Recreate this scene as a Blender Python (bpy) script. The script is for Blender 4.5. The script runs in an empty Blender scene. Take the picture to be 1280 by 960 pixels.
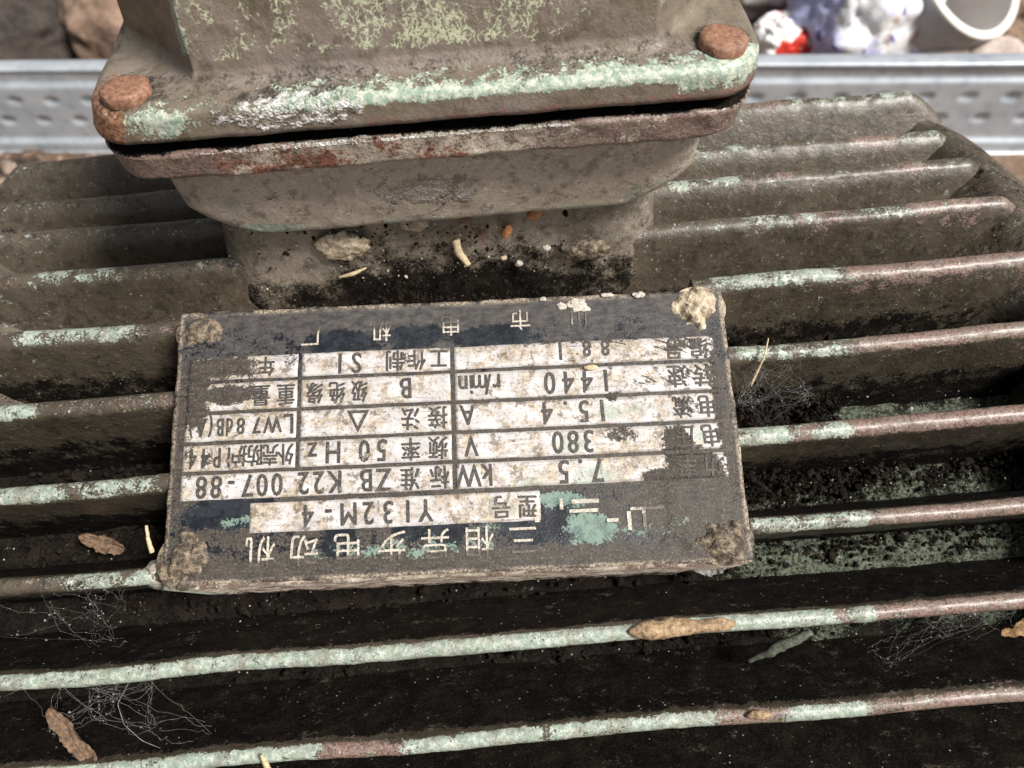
import bpy, math, random
import numpy as np
from mathutils import Vector, Matrix

random.seed(7); rng = np.random.default_rng(7)
MM = 0.001
scene = bpy.context.scene
col = scene.collection
R = math.radians

# ------------------------------------------------------------------ camera
# world: origin on the motor shaft axis, X along the shaft, Y away from the viewer, Z up (millimetres, scaled by MM)
TILT = R(38.0); ROLL = math.atan(0.08)
cam_d = bpy.data.cameras.new('camera'); cam = bpy.data.objects.new('camera', cam_d); col.objects.link(cam)
cam_d.sensor_width = 36.0; cam_d.lens = 29.11; cam_d.clip_start = 0.01; cam_d.clip_end = 60
fx = Vector((1, 0, 0)); fu = Vector((0, math.cos(TILT), math.sin(TILT))); fw = Vector((0, math.sin(TILT), -math.cos(TILT)))
cr = fx * math.cos(ROLL) - fu * math.sin(ROLL); cu_ = fx * math.sin(ROLL) + fu * math.cos(ROLL)
CAM = Vector((0, -146.86, 287.54))
m = Matrix((cr, cu_, -fw)).transposed().to_4x4(); m.translation = CAM * MM
cam.matrix_world = m
cam_d.dof.use_dof = True; cam_d.dof.focus_distance = 0.176; cam_d.dof.aperture_fstop = 22
scene.camera = cam

# ------------------------------------------------------------------ world and sun
SUN_EL, SUN_AZ = R(51), R(123)          # azimuth measured from +Y (away from the viewer) towards +X
w = bpy.data.worlds.new('World'); scene.world = w; w.use_nodes = True
wn = w.node_tree.nodes; wl = w.node_tree.links
sky = wn.new('ShaderNodeTexSky'); sky.sky_type = 'NISHITA'; sky.sun_disc = False
sky.sun_elevation = SUN_EL; sky.sun_rotation = SUN_AZ; sky.air_density = 1.0; sky.dust_density = 4.0; sky.ozone_density = 0.6
hsv = wn.new('ShaderNodeHueSaturation'); hsv.inputs['Saturation'].default_value = 0.25
wl.new(sky.outputs[0], hsv.inputs['Color']); wl.new(hsv.outputs[0], wn['Background'].inputs[0])
wn['Background'].inputs[1].default_value = 0.05
sd = bpy.data.lights.new('sun', 'SUN'); sun = bpy.data.objects.new('sun', sd); col.objects.link(sun)
sd.energy = 4.0; sd.angle = R(17); sd.color = (1.0, 0.96, 0.9)
sdir = Vector((math.sin(SUN_AZ) * math.cos(SUN_EL), math.cos(SUN_AZ) * math.cos(SUN_EL), math.sin(SUN_EL)))
sun.rotation_euler = sdir.to_track_quat('Z', 'Y').to_euler(); sun.location = sdir * 5

vs = scene.view_settings
vs.view_transform = 'Standard'; vs.look = 'None'; vs.gamma = 1.0; vs.use_curve_mapping = False; vs.exposure = 0.62
scene.render.engine = 'CYCLES'
scene.cycles.max_bounces = 6
try: scene.cycles.use_denoising = True
except Exception: pass

# ------------------------------------------------------------------ numpy noise
def _hash(ix, iy, iz, seed):
    h = (ix * 374761393 + iy * 668265263 + iz * 2147483647 + seed * 144665) & 0xFFFFFFFF
    h = ((h ^ (h >> 13)) * 1274126177) & 0xFFFFFFFF
    return ((h ^ (h >> 16)) & 0xFFFF) / 65535.0
def vnoise(P, scale, seed=0):
    Q = np.asarray(P, float) / scale
    i = np.floor(Q).astype(np.int64); f = Q - i; f = f * f * (3 - 2 * f)
    o = 0
    for dx in (0, 1):
        for dy in (0, 1):
            for dz in (0, 1):
                wgt = (f[..., 0] if dx else 1 - f[..., 0]) * (f[..., 1] if dy else 1 - f[..., 1]) * (f[..., 2] if dz else 1 - f[..., 2])
                o = o + wgt * _hash(i[..., 0] + dx, i[..., 1] + dy, i[..., 2] + dz, seed)
    return o
def fbm(P, scale, octaves=3, seed=0):
    a, s, t = 1.0, 0.0, 0.0
    for k in range(octaves):
        s = s + a * vnoise(P, scale / 2 ** k, seed + 17 * k); t += a; a *= 0.5
    return s / t
def sstep(a, b, x):
    t = np.clip((x - a) / (b - a), 0, 1); return t * t * (3 - 2 * t)

# ------------------------------------------------------------------ mesh and object helpers
def mesh_from(name, V, F, attrs=None, smooth=True, scale=MM):
    me = bpy.data.meshes.new(name)
    me.from_pydata((np.asarray(V, float) * scale).tolist(), [], F)
    if attrs:
        for k, a in attrs.items():
            at = me.attributes.new(k, 'FLOAT', 'POINT'); at.data.foreach_set('value', np.asarray(a, np.float32).ravel())
    if smooth: me.polygons.foreach_set('use_smooth', [True] * len(me.polygons))
    me.update(); return me
def obj(name, me, mat=None, parent=None):
    o = bpy.data.objects.new(name, me); col.objects.link(o)
    if mat is not None and me is not None and not me.materials: me.materials.append(mat)
    if parent is not None: o.parent = parent
    return o
def tag(o, label=None, cat=None, group=None, kind=None):
    if label: o['label'] = label
    if cat: o['category'] = cat
    if group: o['group'] = group
    if kind: o['kind'] = kind
    return o
def thing(name, label, cat, loc=(0, 0, 0), group=None):
    o = bpy.data.objects.new(name, None); col.objects.link(o); o.location = Vector(loc) * MM
    o.empty_display_size = 0.02
    return tag(o, label, cat, group)
def grid_faces(n, mm, close_v=False, close_u=False):
    I = np.arange(n * mm).reshape(n, mm)
    if close_u: I = np.vstack([I, I[:1]])
    if close_v: I = np.hstack([I, I[:, :1]])
    a = I[:-1, :-1].ravel(); b = I[:-1, 1:].ravel(); c = I[1:, 1:].ravel(); d = I[1:, :-1].ravel()
    return np.stack([a, b, c, d], 1)
def grid_normals(P, close_v=False):
    du = np.gradient(P, axis=0)
    if close_v:
        dv = (np.roll(P, -1, 1) - np.roll(P, 1, 1))
    else: dv = np.gradient(P, axis=1)
    n = np.cross(du, dv); return n / (np.linalg.norm(n, axis=-1, keepdims=True) + 1e-9)

class Soup:
    """collects small closed shapes into one mesh"""
    def __init__(s): s.V = []; s.F = []; s.n = 0
    def add(s, V, F):
        V = np.asarray(V, float); s.V.append(V); s.F += [tuple(int(i) + s.n for i in f) for f in F]; s.n += len(V)
    def mesh(s, name, smooth=True, attrs=None):
        return mesh_from(name, np.vstack(s.V), s.F, attrs, smooth)
def tube_geo(pts, rad, k=5):
    pts = np.asarray(pts, float); n = len(pts); rad = np.broadcast_to(np.asarray(rad, float), (n,))
    T = np.gradient(pts, axis=0); T /= np.linalg.norm(T, axis=1, keepdims=True) + 1e-9
    ref = np.array([0, 0, 1.0]) if abs(T[:, 2]).mean() < 0.8 else np.array([1.0, 0, 0])
    A = np.cross(T, ref); A /= np.linalg.norm(A, axis=1, keepdims=True) + 1e-9; B = np.cross(T, A)
    a = np.arange(k) * 2 * math.pi / k
    P = pts[:, None] + rad[:, None, None] * (np.cos(a)[None, :, None] * A[:, None] + np.sin(a)[None, :, None] * B[:, None])
    F = [tuple(f) for f in grid_faces(n, k, True)]
    F += [tuple(range(k))[::-1], tuple((n - 1) * k + i for i in range(k))]
    return P.reshape(-1, 3), F
_t = (1 + 5 ** .5) / 2
ICO = np.array([(-1, _t, 0), (1, _t, 0), (-1, -_t, 0), (1, -_t, 0), (0, -1, _t), (0, 1, _t), (0, -1, -_t), (0, 1, -_t), (_t, 0, -1), (_t, 0, 1), (-_t, 0, -1), (-_t, 0, 1)]) / math.sqrt(1 + _t * _t)
ICOF = [(0, 11, 5), (0, 5, 1), (0, 1, 7), (0, 7, 10), (0, 10, 11), (1, 5, 9), (5, 11, 4), (11, 10, 2), (10, 7, 6), (7, 1, 8), (3, 9, 4), (3, 4, 2), (3, 2, 6), (3, 6, 8), (3, 8, 9), (4, 9, 5), (2, 4, 11), (6, 2, 10), (8, 6, 7), (9, 8, 1)]
def rand_rot():
    q = rng.normal(size=4); q /= np.linalg.norm(q); w_, x, y, z = q
    return np.array([[1 - 2 * (y * y + z * z), 2 * (x * y - z * w_), 2 * (x * z + y * w_)], [2 * (x * y + z * w_), 1 - 2 * (x * x + z * z), 2 * (y * z - x * w_)], [2 * (x * z - y * w_), 2 * (y * z + x * w_), 1 - 2 * (x * x + y * y)]])
def grain_geo(c, r, flat=1.0):
    V = ICO * (1 + rng.uniform(-.35, .35, (12, 1))) * np.array([r * rng.uniform(.7, 1.4), r * rng.uniform(.7, 1.3), r * flat * rng.uniform(.6, 1.1)])
    return V @ rand_rot().T + np.asarray(c), ICOF
def lump(name, c, axes, size, amp=0.25, sc=2.0, seed=0, nu=28, nv=40, mat=None, parent=None, exp=1.0):
    """an irregular lump: axes = 3 unit vectors (rows), size = 3 radii in mm"""
    th = np.linspace(0.001, math.pi - 0.001, nu)[:, None]; ph = np.linspace(0, 2 * math.pi, nv, endpoint=False)[None]
    D = np.stack([np.sin(th) * np.cos(ph), np.sin(th) * np.sin(ph), np.cos(th) + 0 * ph], -1)
    P = D * np.asarray(size)
    r = 1 + amp * 2 * (fbm(P + 50 + seed * 13.7, sc, 4, seed) - .5)
    P = P * r[..., None]
    A = np.asarray(axes, float)
    V = (P.reshape(-1, 3) @ A) + np.asarray(c)
    return obj(name, mesh_from(name, V, [tuple(f) for f in grid_faces(nu, nv, True)]), mat, parent)

# ------------------------------------------------------------------ shader helpers
class NT:
    def __init__(s, name):
        s.mat = bpy.data.materials.new(name); s.mat.use_nodes = True
        s.t = s.mat.node_tree; s.n = s.t.nodes; s.l = s.t.links
        s.bsdf = s.n['Principled BSDF']
        tc = s.n.new('ShaderNodeTexCoord')
        vm = s.n.new('ShaderNodeVectorMath'); vm.operation = 'SCALE'; vm.inputs['Scale'].default_value = 1000.0
        s.l.new(tc.outputs['Object'], vm.inputs[0]); s.p = vm.outputs[0]
    def _in(s, sock, v):
        if hasattr(v, 'is_output'): s.l.new(v, sock)
        elif isinstance(v, (tuple, list)):
            sock.default_value = tuple(v) + ((1.0,) if len(sock.default_value) == 4 and len(v) == 3 else ())
        else: sock.default_value = v
    def noise(s, size, detail=3, rough=0.55, vec=None, dist=0.0, off=None):
        n = s.n.new('ShaderNodeTexNoise'); n.inputs['Scale'].default_value = 1.0 / size; n.inputs['Detail'].default_value = detail
        n.inputs['Roughness'].default_value = rough; n.inputs['Distortion'].default_value = dist
        v = vec or s.p
        if off is not None: v = s.vadd(v, off)
        s.l.new(v, n.inputs['Vector']); return n.outputs['Fac']
    def voro(s, size, feature='F1', vec=None, rnd=1.0):
        n = s.n.new('ShaderNodeTexVoronoi'); n.feature = feature; n.inputs['Scale'].default_value = 1.0 / size
        n.inputs['Randomness'].default_value = rnd
        s.l.new(vec or s.p, n.inputs['Vector']); return n.outputs['Distance']
    def vadd(s, v, o):
        n = s.n.new('ShaderNodeVectorMath'); n.operation = 'ADD'; s.l.new(v, n.inputs[0])
        if hasattr(o, 'is_output'): s.l.new(o, n.inputs[1])
        else: n.inputs[1].default_value = o
        return n.outputs[0]
    def vmul(s, v, o):
        n = s.n.new('ShaderNodeVectorMath'); n.operation = 'MULTIPLY'; s.l.new(v, n.inputs[0]); n.inputs[1].default_value = o; return n.outputs[0]
    def vlen(s, v):
        n = s.n.new('ShaderNodeVectorMath'); n.operation = 'LENGTH'; s.l.new(v, n.inputs[0]); return n.outputs['Value']
    def m(s, op, a, b=0.0, c=None, clamp=False):
        n = s.n.new('ShaderNodeMath'); n.operation = op; n.use_clamp = clamp
        s._in(n.inputs[0], a); s._in(n.inputs[1], b)
        if c is not None: s._in(n.inputs[2], c)
        return n.outputs[0]
    def step(s, x, a, b):
        n = s.n.new('ShaderNodeMapRange'); n.interpolation_type = 'SMOOTHSTEP'
        s._in(n.inputs['Value'], x); n.inputs['From Min'].default_value = a; n.inputs['From Max'].default_value = b
        return n.outputs['Result']
    def mix(s, f, a, b):
        n = s.n.new('ShaderNodeMix'); n.data_type = 'RGBA'
        s._in(n.inputs[0], f); s._in(n.inputs[6], a); s._in(n.inputs[7], b); return n.outputs[2]
    def mixf(s, f, a, b):
        n = s.n.new('ShaderNodeMix'); n.data_type = 'FLOAT'
        s._in(n.inputs[0], f); s._in(n.inputs[2], a); s._in(n.inputs[3], b); return n.outputs[0]
    def attr(s, name):
        n = s.n.new('ShaderNodeAttribute'); n.attribute_name = name; return n.outputs['Fac']
    def bump(s, h, strength=0.5, dist=0.3):
        n = s.n.new('ShaderNodeBump'); n.inputs['Strength'].default_value = strength; n.inputs['Distance'].default_value = dist * MM
        s.l.new(h, n.inputs['Height']); s.l.new(n.outputs[0], s.bsdf.inputs['Normal'])
    def out(s, color=None, rough=None, metal=None, spec=None, coat=None):
        b = s.bsdf.inputs
        if color is not None: s._in(b['Base Color'], color)
        if rough is not None: s._in(b['Roughness'], rough)
        if metal is not None: s._in(b['Metallic'], metal)
        if spec is not None: s._in(b['Specular IOR Level'], spec)
        if coat is not None: s._in(b['Coat Weight'], coat); b['Coat Roughness'].default_value = 0.12
        return s.mat

MINT = (0.26, 0.33, 0.27)
def make_paint(name, base_a, base_b, gloss=0.42, spec=.5, oil=.25, soft=.15):
    s = NT(name)
    big = s.noise(18, 3, .6); mid = s.noise(3.2, 5, .62); fine = s.noise(.55, 4, .6); fin2 = s.noise(.28, 2, .5, off=(31, 7, 3))
    mott = s.noise(5.5, 6, .7, off=(13, 2, 9)); gran = s.noise(.34, 3, .7, off=(1, 17, 4))
    base = s.mix(s.step(s.m('ADD', s.m('MULTIPLY', big, .5), s.m('MULTIPLY', mott, .5)), .40, .60), base_a, base_b)
    dk = tuple(v * .42 for v in base_a); lt = tuple(v * 1.55 + .012 for v in base_b)
    base = s.mix(s.m('MULTIPLY', s.step(mid, .50, .66), .75), base, dk)
    base = s.mix(s.m('MULTIPLY', s.step(s.noise(1.7, 5, .7, off=(40, 4, 4)), .56, .66), .55), base, lt)
    base = s.mix(s.m('MULTIPLY', s.step(gran, .54, .64), .22), base, lt)
    base = s.mix(s.m('MULTIPLY', s.step(gran, .45, .36), .32), base, dk)
    wob = s.n.new('ShaderNodeTexNoise'); wob.inputs['Scale'].default_value = 1 / 1.4; wob.inputs['Detail'].default_value = 4
    s.l.new(s.p, wob.inputs['Vector'])
    wv = s.vadd(s.p, s.vmul(s.vadd(wob.outputs['Color'], (-.5, -.5, -.5)), (2.4, 2.4, 2.4)))
    fleck = s.m('MULTIPLY', s.step(s.voro(1.5, 'DISTANCE_TO_EDGE', wv), .045, .02), s.step(s.m('ADD', s.noise(3.2, 5, .7, off=(9, 33, 1)), s.m('MULTIPLY', s.attr('mint'), .16)), .60, .66))
    base = s.mix(s.m('MULTIPLY', fleck, .8), base, (0.33, 0.36, 0.27))
    edge_n = s.m('ADD', s.m('MULTIPLY', s.noise(4.0, 6, .7, off=(21, 21, 3)), .62), s.m('MULTIPLY', fine, .38))
    def mask(attr, off=None, sharp=.05):
        nn = edge_n if off is None else s.m('ADD', s.m('MULTIPLY', s.noise(4.5, 6, .68, off=off), .65), s.m('MULTIPLY', s.noise(.6, 3, .6, off=off), .35))
        v = s.m('ADD', s.attr(attr), s.m('MULTIPLY', s.m('SUBTRACT', nn, .5), 3.8 if attr in ('mint', 'prim') else (3.0 if attr == 'soil' else 2.0)))
        return s.step(v, .5 - sharp, .5 + sharp)
    prim = mask('prim', (11, 3, 5)); mint = mask('mint'); rust = mask('rust', (7, 40, 2), .12); soil = mask('soil', (70, 4, 2), soft); crust = mask('crust', (5, 90, 2), .08)  # soil mask carries dirt and the shade painted into gaps and recesses
    primc = s.mix(s.step(fine, .35, .65), (0.110, 0.066, 0.054), (0.27, 0.185, 0.158))
    rustc = s.mix(s.step(s.noise(.9, 4), .4, .62), (0.070, 0.026, 0.017), (0.235, 0.085, 0.045))
    mintc = s.mix(s.step(s.noise(1.1, 4, .6, off=(3, 3, 60)), .42, .62), MINT, (0.45, 0.485, 0.42))
    mintc = s.mix(s.m('MULTIPLY', s.step(fin2, .56, .66), .6), mintc, (0.16, 0.17, 0.12))
    soil_shade_c = s.mix(s.step(s.m('ADD', s.m('MULTIPLY', fine, .5), s.m('MULTIPLY', mott, .5)), .44, .62), (0.0045, 0.0038, 0.0033), (0.019, 0.0145, 0.011))  # near-black for dirt and for shade painted into recesses
    crustc = s.mix(s.step(s.noise(.8, 4, .7), .40, .60), (0.035, 0.036, 0.027), (0.125, 0.148, 0.108))
    c = s.mix(prim, base, primc); c = s.mix(rust, c, rustc); c = s.mix(mint, c, mintc)
    film = s.m('MULTIPLY', s.step(s.noise(4.5, 5, .7, off=(8, 8, 88)), .42, .66), .62)
    c = s.mix(s.m('MULTIPLY', film, s.m('MAXIMUM', mint, prim)), c, (0.17, 0.145, 0.11))
    c = s.mix(soil, c, soil_shade_c); c = s.mix(crust, c, crustc)
    dots = s.step(s.voro(1.9), .13, .08); dots = s.m('MULTIPLY', dots, s.step(s.noise(6, 2, off=(4, 2, 9)), .5, .62))
    c = s.mix(s.m('MULTIPLY', dots, .7), c, (0.55, 0.52, 0.45))
    wet_glint = s.attr('wet_glint')
    rg = s.mixf(s.step(mid, .35, .65), gloss - .06, gloss + .20)
    rg = s.mixf(soil, rg, .9); rg = s.mixf(crust, rg, .9); rg = s.mixf(mint, rg, .36)
    c0 = c
    wm = s.step(s.m('ADD', wet_glint, s.m('MULTIPLY', s.m('SUBTRACT', mid, .5), 1.2)), .45, .6)
    rg = s.mixf(wm, rg, .17)
    glint_spk = s.m('MULTIPLY', wm, s.step(s.noise(1.3, 6, .75, vec=s.vmul(s.vadd(s.p, (5, 5, 5)), (.55, 1, 1.1))), .49, .56))
    c = s.mix(s.m('MULTIPLY', glint_spk, .9), c0, (0.62, 0.60, 0.58))  # pale flecks painted into the wet film in place of glints
    h = s.m('ADD', s.m('MULTIPLY', fine, .30), s.m('MULTIPLY', mid, .9)); h = s.m('ADD', h, s.m('MULTIPLY', gran, .10)); h = s.m('ADD', h, s.m('MULTIPLY', fleck, .12))
    h = s.m('ADD', h, s.m('MULTIPLY', s.m('ADD', mint, prim), .14))
    h = s.m('ADD', h, s.m('MULTIPLY', s.m('MULTIPLY', crust, s.noise(.9, 4, .7)), 1.5))
    h = s.m('ADD', h, s.m('MULTIPLY', wm, s.m('MULTIPLY', s.noise(.55, 2), 2.4)))
    s.bump(h, .9, .5)
    s.bsdf.inputs['Coat Roughness'].default_value = .28; s._in(s.bsdf.inputs['Coat Weight'], s.mixf(s.m('MAXIMUM', soil, crust), oil, 0.0))
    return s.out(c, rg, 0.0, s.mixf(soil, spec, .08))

M_PAINT = make_paint('weathered_olive_paint', (0.058, 0.046, 0.032), (0.094, 0.077, 0.055), .34)
M_BOX = make_paint('weathered_box_paint', (0.365, 0.316, 0.255), (0.45, 0.392, 0.322), .30)
M_NECK = make_paint('grimy_neck_paint', (0.135, 0.112, 0.085), (0.235, 0.200, 0.160), .34, soft=.34)
M_ROOT = make_paint('grime_gap_shade', (0.007, 0.006, 0.005), (0.014, 0.0115, 0.009), .75, .12, 0.0)  # barrel grime, kept near black to paint in the shade between fins

def make_lid():
    """lid paint: brown over flaky mint scratches"""
    s = NT('flaky_lid_paint')
    base = s.mix(s.step(s.noise(14, 3), .35, .65), (0.150, 0.124, 0.088), (0.205, 0.168, 0.143))
    base = s.mix(s.m('MULTIPLY', s.step(s.noise(2.2, 4), .5, .7), .4), base, (0.12, 0.10, 0.07))
    mid = s.noise(2.4, 5, .65); fine = s.noise(.5, 4, .6); gran = s.noise(.34, 3, .7, off=(1, 17, 4))
    base = s.mix(s.m('MULTIPLY', s.step(gran, .54, .64), .25), base, (0.27, 0.235, 0.18)); base = s.mix(s.m('MULTIPLY', s.step(s.noise(5.5, 6, .72, off=(3, 21, 4)), .50, .62), .55), base, (0.075, 0.060, 0.042)); base = s.mix(s.m('MULTIPLY', s.step(s.noise(8, 5, .7, off=(31, 1, 4)), .54, .64), .5), base, (0.21, 0.175, 0.15))
    wob = s.n.new('ShaderNodeTexNoise'); wob.inputs['Scale'].default_value = 1 / 1.6; wob.inputs['Detail'].default_value = 3
    s.l.new(s.p, wob.inputs['Vector'])
    wv = s.vadd(s.vmul(s.p, (1, 1, 0.55)), s.vmul(s.vadd(wob.outputs['Color'], (-.5, -.5, -.5)), (2.6, 2.6, 2.6)))
    crack = s.voro(1.25, 'DISTANCE_TO_EDGE', wv)
    crack2 = s.voro(.62, 'DISTANCE_TO_EDGE', wv)
    dens = s.m('ADD', s.attr('flake'), s.m('MULTIPLY', s.m('SUBTRACT', s.noise(4.2, 6, .72, off=(9, 9, 1)), .5), 2.6))
    dm = s.step(dens, .42, .62)
    thr = s.m('MULTIPLY', dens, .16)
    fl = s.m('MULTIPLY', s.step(s.m('SUBTRACT', thr, crack), -.012, .02), dm)
    fl2 = s.m('MULTIPLY', s.step(s.m('SUBTRACT', s.m('MULTIPLY', dens, .085), crack2), -.01, .02), s.step(dens, .66, .85))
    fl = s.m('MAXIMUM', fl, fl2)
    fl = s.m('MULTIPLY', fl, s.step(fine, .36, .46))
    nn = s.m('ADD', s.m('MULTIPLY', mid, .55), s.m('MULTIPLY', fine, .45))
    def mask(a, off=None, sharp=.05):
        n2 = nn if off is None else s.m('ADD', s.m('MULTIPLY', s.noise(2.4, 5, .65, off=off), .6), s.m('MULTIPLY', s.noise(.55, 3, .6, off=off), .4))
        return s.step(s.m('ADD', s.attr(a), s.m('MULTIPLY', s.m('SUBTRACT', n2, .5), 3.2 if a == 'mint' else 2.0)), .5 - sharp, .5 + sharp)
    mint = mask('mint'); rust = mask('rust', (7, 40, 2), .15); soil = mask('soil', (70, 4, 2), .2); prim = mask('prim', (11, 3, 5))
    mintc = s.mix(s.step(s.noise(1.1, 4, .6, off=(3, 3, 60)), .4, .62), (0.23, 0.31, 0.25), (0.48, 0.51, 0.42))
    mintc = s.mix(s.m('MULTIPLY', s.step(s.noise(.3, 3), .54, .64), .65), mintc, (0.17, 0.16, 0.11))
    rustc = s.mix(s.step(s.noise(.9, 4), .4, .62), (0.13, 0.055, 0.032), (0.36, 0.19, 0.11))
    c = s.mix(prim, base, s.mix(fine, (0.14, 0.07, 0.06), (0.24, 0.13, 0.11)))
    c = s.mix(rust, c, rustc)
    c = s.mix(soil, c, s.mix(s.step(fine, .4, .65), (0.016, 0.013, 0.010), (0.045, 0.036, 0.027)))
    c = s.mix(mint, c, mintc); c = s.mix(fl, c, s.mix(fine, (0.34, 0.38, 0.25), (0.56, 0.56, 0.40)))
    wet_glint = s.step(s.m('ADD', s.attr('wet_glint'), s.m('MULTIPLY', s.m('SUBTRACT', mid, .5), 1.2)), .45, .6)
    rg = s.mixf(s.step(mid, .35, .65), .33, .58); rg = s.mixf(mint, rg, .42); rg = s.mixf(soil, rg, .85); rg = s.mixf(wet_glint, rg, .15)
    glint_spk = s.m('MULTIPLY', wet_glint, s.step(s.noise(1.2, 6, .75, vec=s.vmul(s.vadd(s.p, (5, 5, 5)), (.6, 1, 1.1))), .48, .55))
    c = s.mix(s.m('MULTIPLY', glint_spk, .92), c, (0.66, 0.65, 0.64))  # whitish glints painted as colour on the wet rim
    h = s.m('ADD', s.m('MULTIPLY', fine, .38), s.m('MULTIPLY', mid, .8)); h = s.m('ADD', h, s.m('MULTIPLY', mint, .2)); h = s.m('SUBTRACT', h, s.m('MULTIPLY', fl, .2))
    h = s.m('ADD', h, s.m('MULTIPLY', wet_glint, s.m('MULTIPLY', s.noise(.55, 2), 2.6)))
    s.bump(h, .8, .45)
    return s.out(c, rg, 0, .5)
M_LID = make_lid()

def simple(name, a, b, size=1.0, rough=.8, bump=.6, dist=.3, detail=5, metal=0.0, lo=.35, hi=.65, spec=.5):
    s = NT(name); n = s.noise(size, detail, .62); f = s.noise(size * .25, 3, .6, off=(5, 8, 2))
    v = s.m('ADD', s.m('MULTIPLY', n, .65), s.m('MULTIPLY', f, .35))
    s.bump(v, bump, dist); return s.out(s.mix(s.step(v, lo, hi), a, b), rough, metal, spec)
M_RUST = simple('rusty_bolt_steel', (0.13, 0.06, 0.038), (0.34, 0.18, 0.115), .9, .6, .7, .3)
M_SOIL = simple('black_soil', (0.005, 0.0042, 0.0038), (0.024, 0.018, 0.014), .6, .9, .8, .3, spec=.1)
M_GASKET = simple('old_rubber_gasket', (0.010, 0.007, 0.007), (0.05, 0.025, 0.022), 1.2, .55, .9, .5)
M_MUD = simple('dried_mud', (0.20, 0.15, 0.10), (0.60, 0.50, 0.37), 1.8, .8, .8, .5)
M_MUDD = simple('dark_mud', (0.045, 0.035, 0.026), (0.29, 0.225, 0.155), 1.6, .8, .9, .5, lo=.42, hi=.66)
M_STRAW = simple('pale_straw', (0.36, 0.27, 0.15), (0.62, 0.52, 0.34), .6, .7, .3, .1)
M_COCOON = simple('tan_cocoon', (0.14, 0.085, 0.045), (0.44, 0.31, 0.185), .9, .7, .8, .3)
M_PUPA = simple('orange_pupa', (0.22, 0.085, 0.03), (0.50, 0.24, 0.10), .7, .4, .4, .2)
M_LEAF = simple('dry_leaf', (0.055, 0.033, 0.02), (0.20, 0.125, 0.075), .9, .8, .8, .3)
M_CRUMB = simple('pale_crumb', (0.26, 0.23, 0.19), (0.60, 0.56, 0.49), .6, .7, .6, .2)
M_WEB = simple('cobweb_silk', (0.14, 0.133, 0.13), (0.30, 0.29, 0.28), 1.0, .8, .1, .1)
M_FLUFF = simple('cobweb_dust', (0.12, 0.105, 0.095), (0.32, 0.29, 0.27), .5, .95, .6, .2)
M_TWIG = simple('grey_twig', (0.035, 0.04, 0.028), (0.14, 0.15, 0.11), .8, .85, .6, .2)

# ------------------------------------------------------------------ ground and things behind the motor
def ground():
    n = 260
    def axis(lo, hi, flo, fhi, k):
        a = np.concatenate([lo * np.linspace(1, 0, 24)[:-1] ** 2 + flo, np.linspace(flo, fhi, k), fhi + hi * np.linspace(0, 1, 24)[1:] ** 2]); return a
    X = axis(-3000, 3000, -700, 800, n); Y = axis(-2500, 4000, 250, 1300, 200)
    P = np.zeros((len(X), len(Y), 3)); P[..., 0] = X[:, None]; P[..., 1] = Y[None]
    amp = sstep(380, 520, Y)[None] * np.ones((len(X), 1))
    P[..., 2] = -132 + (fbm(P, 160, 3, 3) - .5) * 26 + (fbm(P, 34, 4, 5) - .5) * 22 * (.25 + amp)
    o = obj('ground', mesh_from('ground', P.reshape(-1, 3), [tuple(f) for f in grid_faces(len(X), len(Y))]), None)
    s = NT('packed_earth')
    a = s.noise(70, 4); b = s.noise(9, 5, .65)
    c = s.mix(s.step(a, .38, .62), (0.085, 0.052, 0.035), (0.24, 0.165, 0.115)); c = s.mix(s.step(b, .5, .72), c, (0.36, 0.27, 0.20)); c = s.mix(s.step(s.noise(22, 4, off=(9, 1, 1)), .56, .66), c, (0.03, 0.024, 0.02))
    s.bump(b, .8, 5); s.out(c, .9, 0, .3); o.data.materials.append(s.mat)
    tag(o, kind='structure')
ground()

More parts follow.
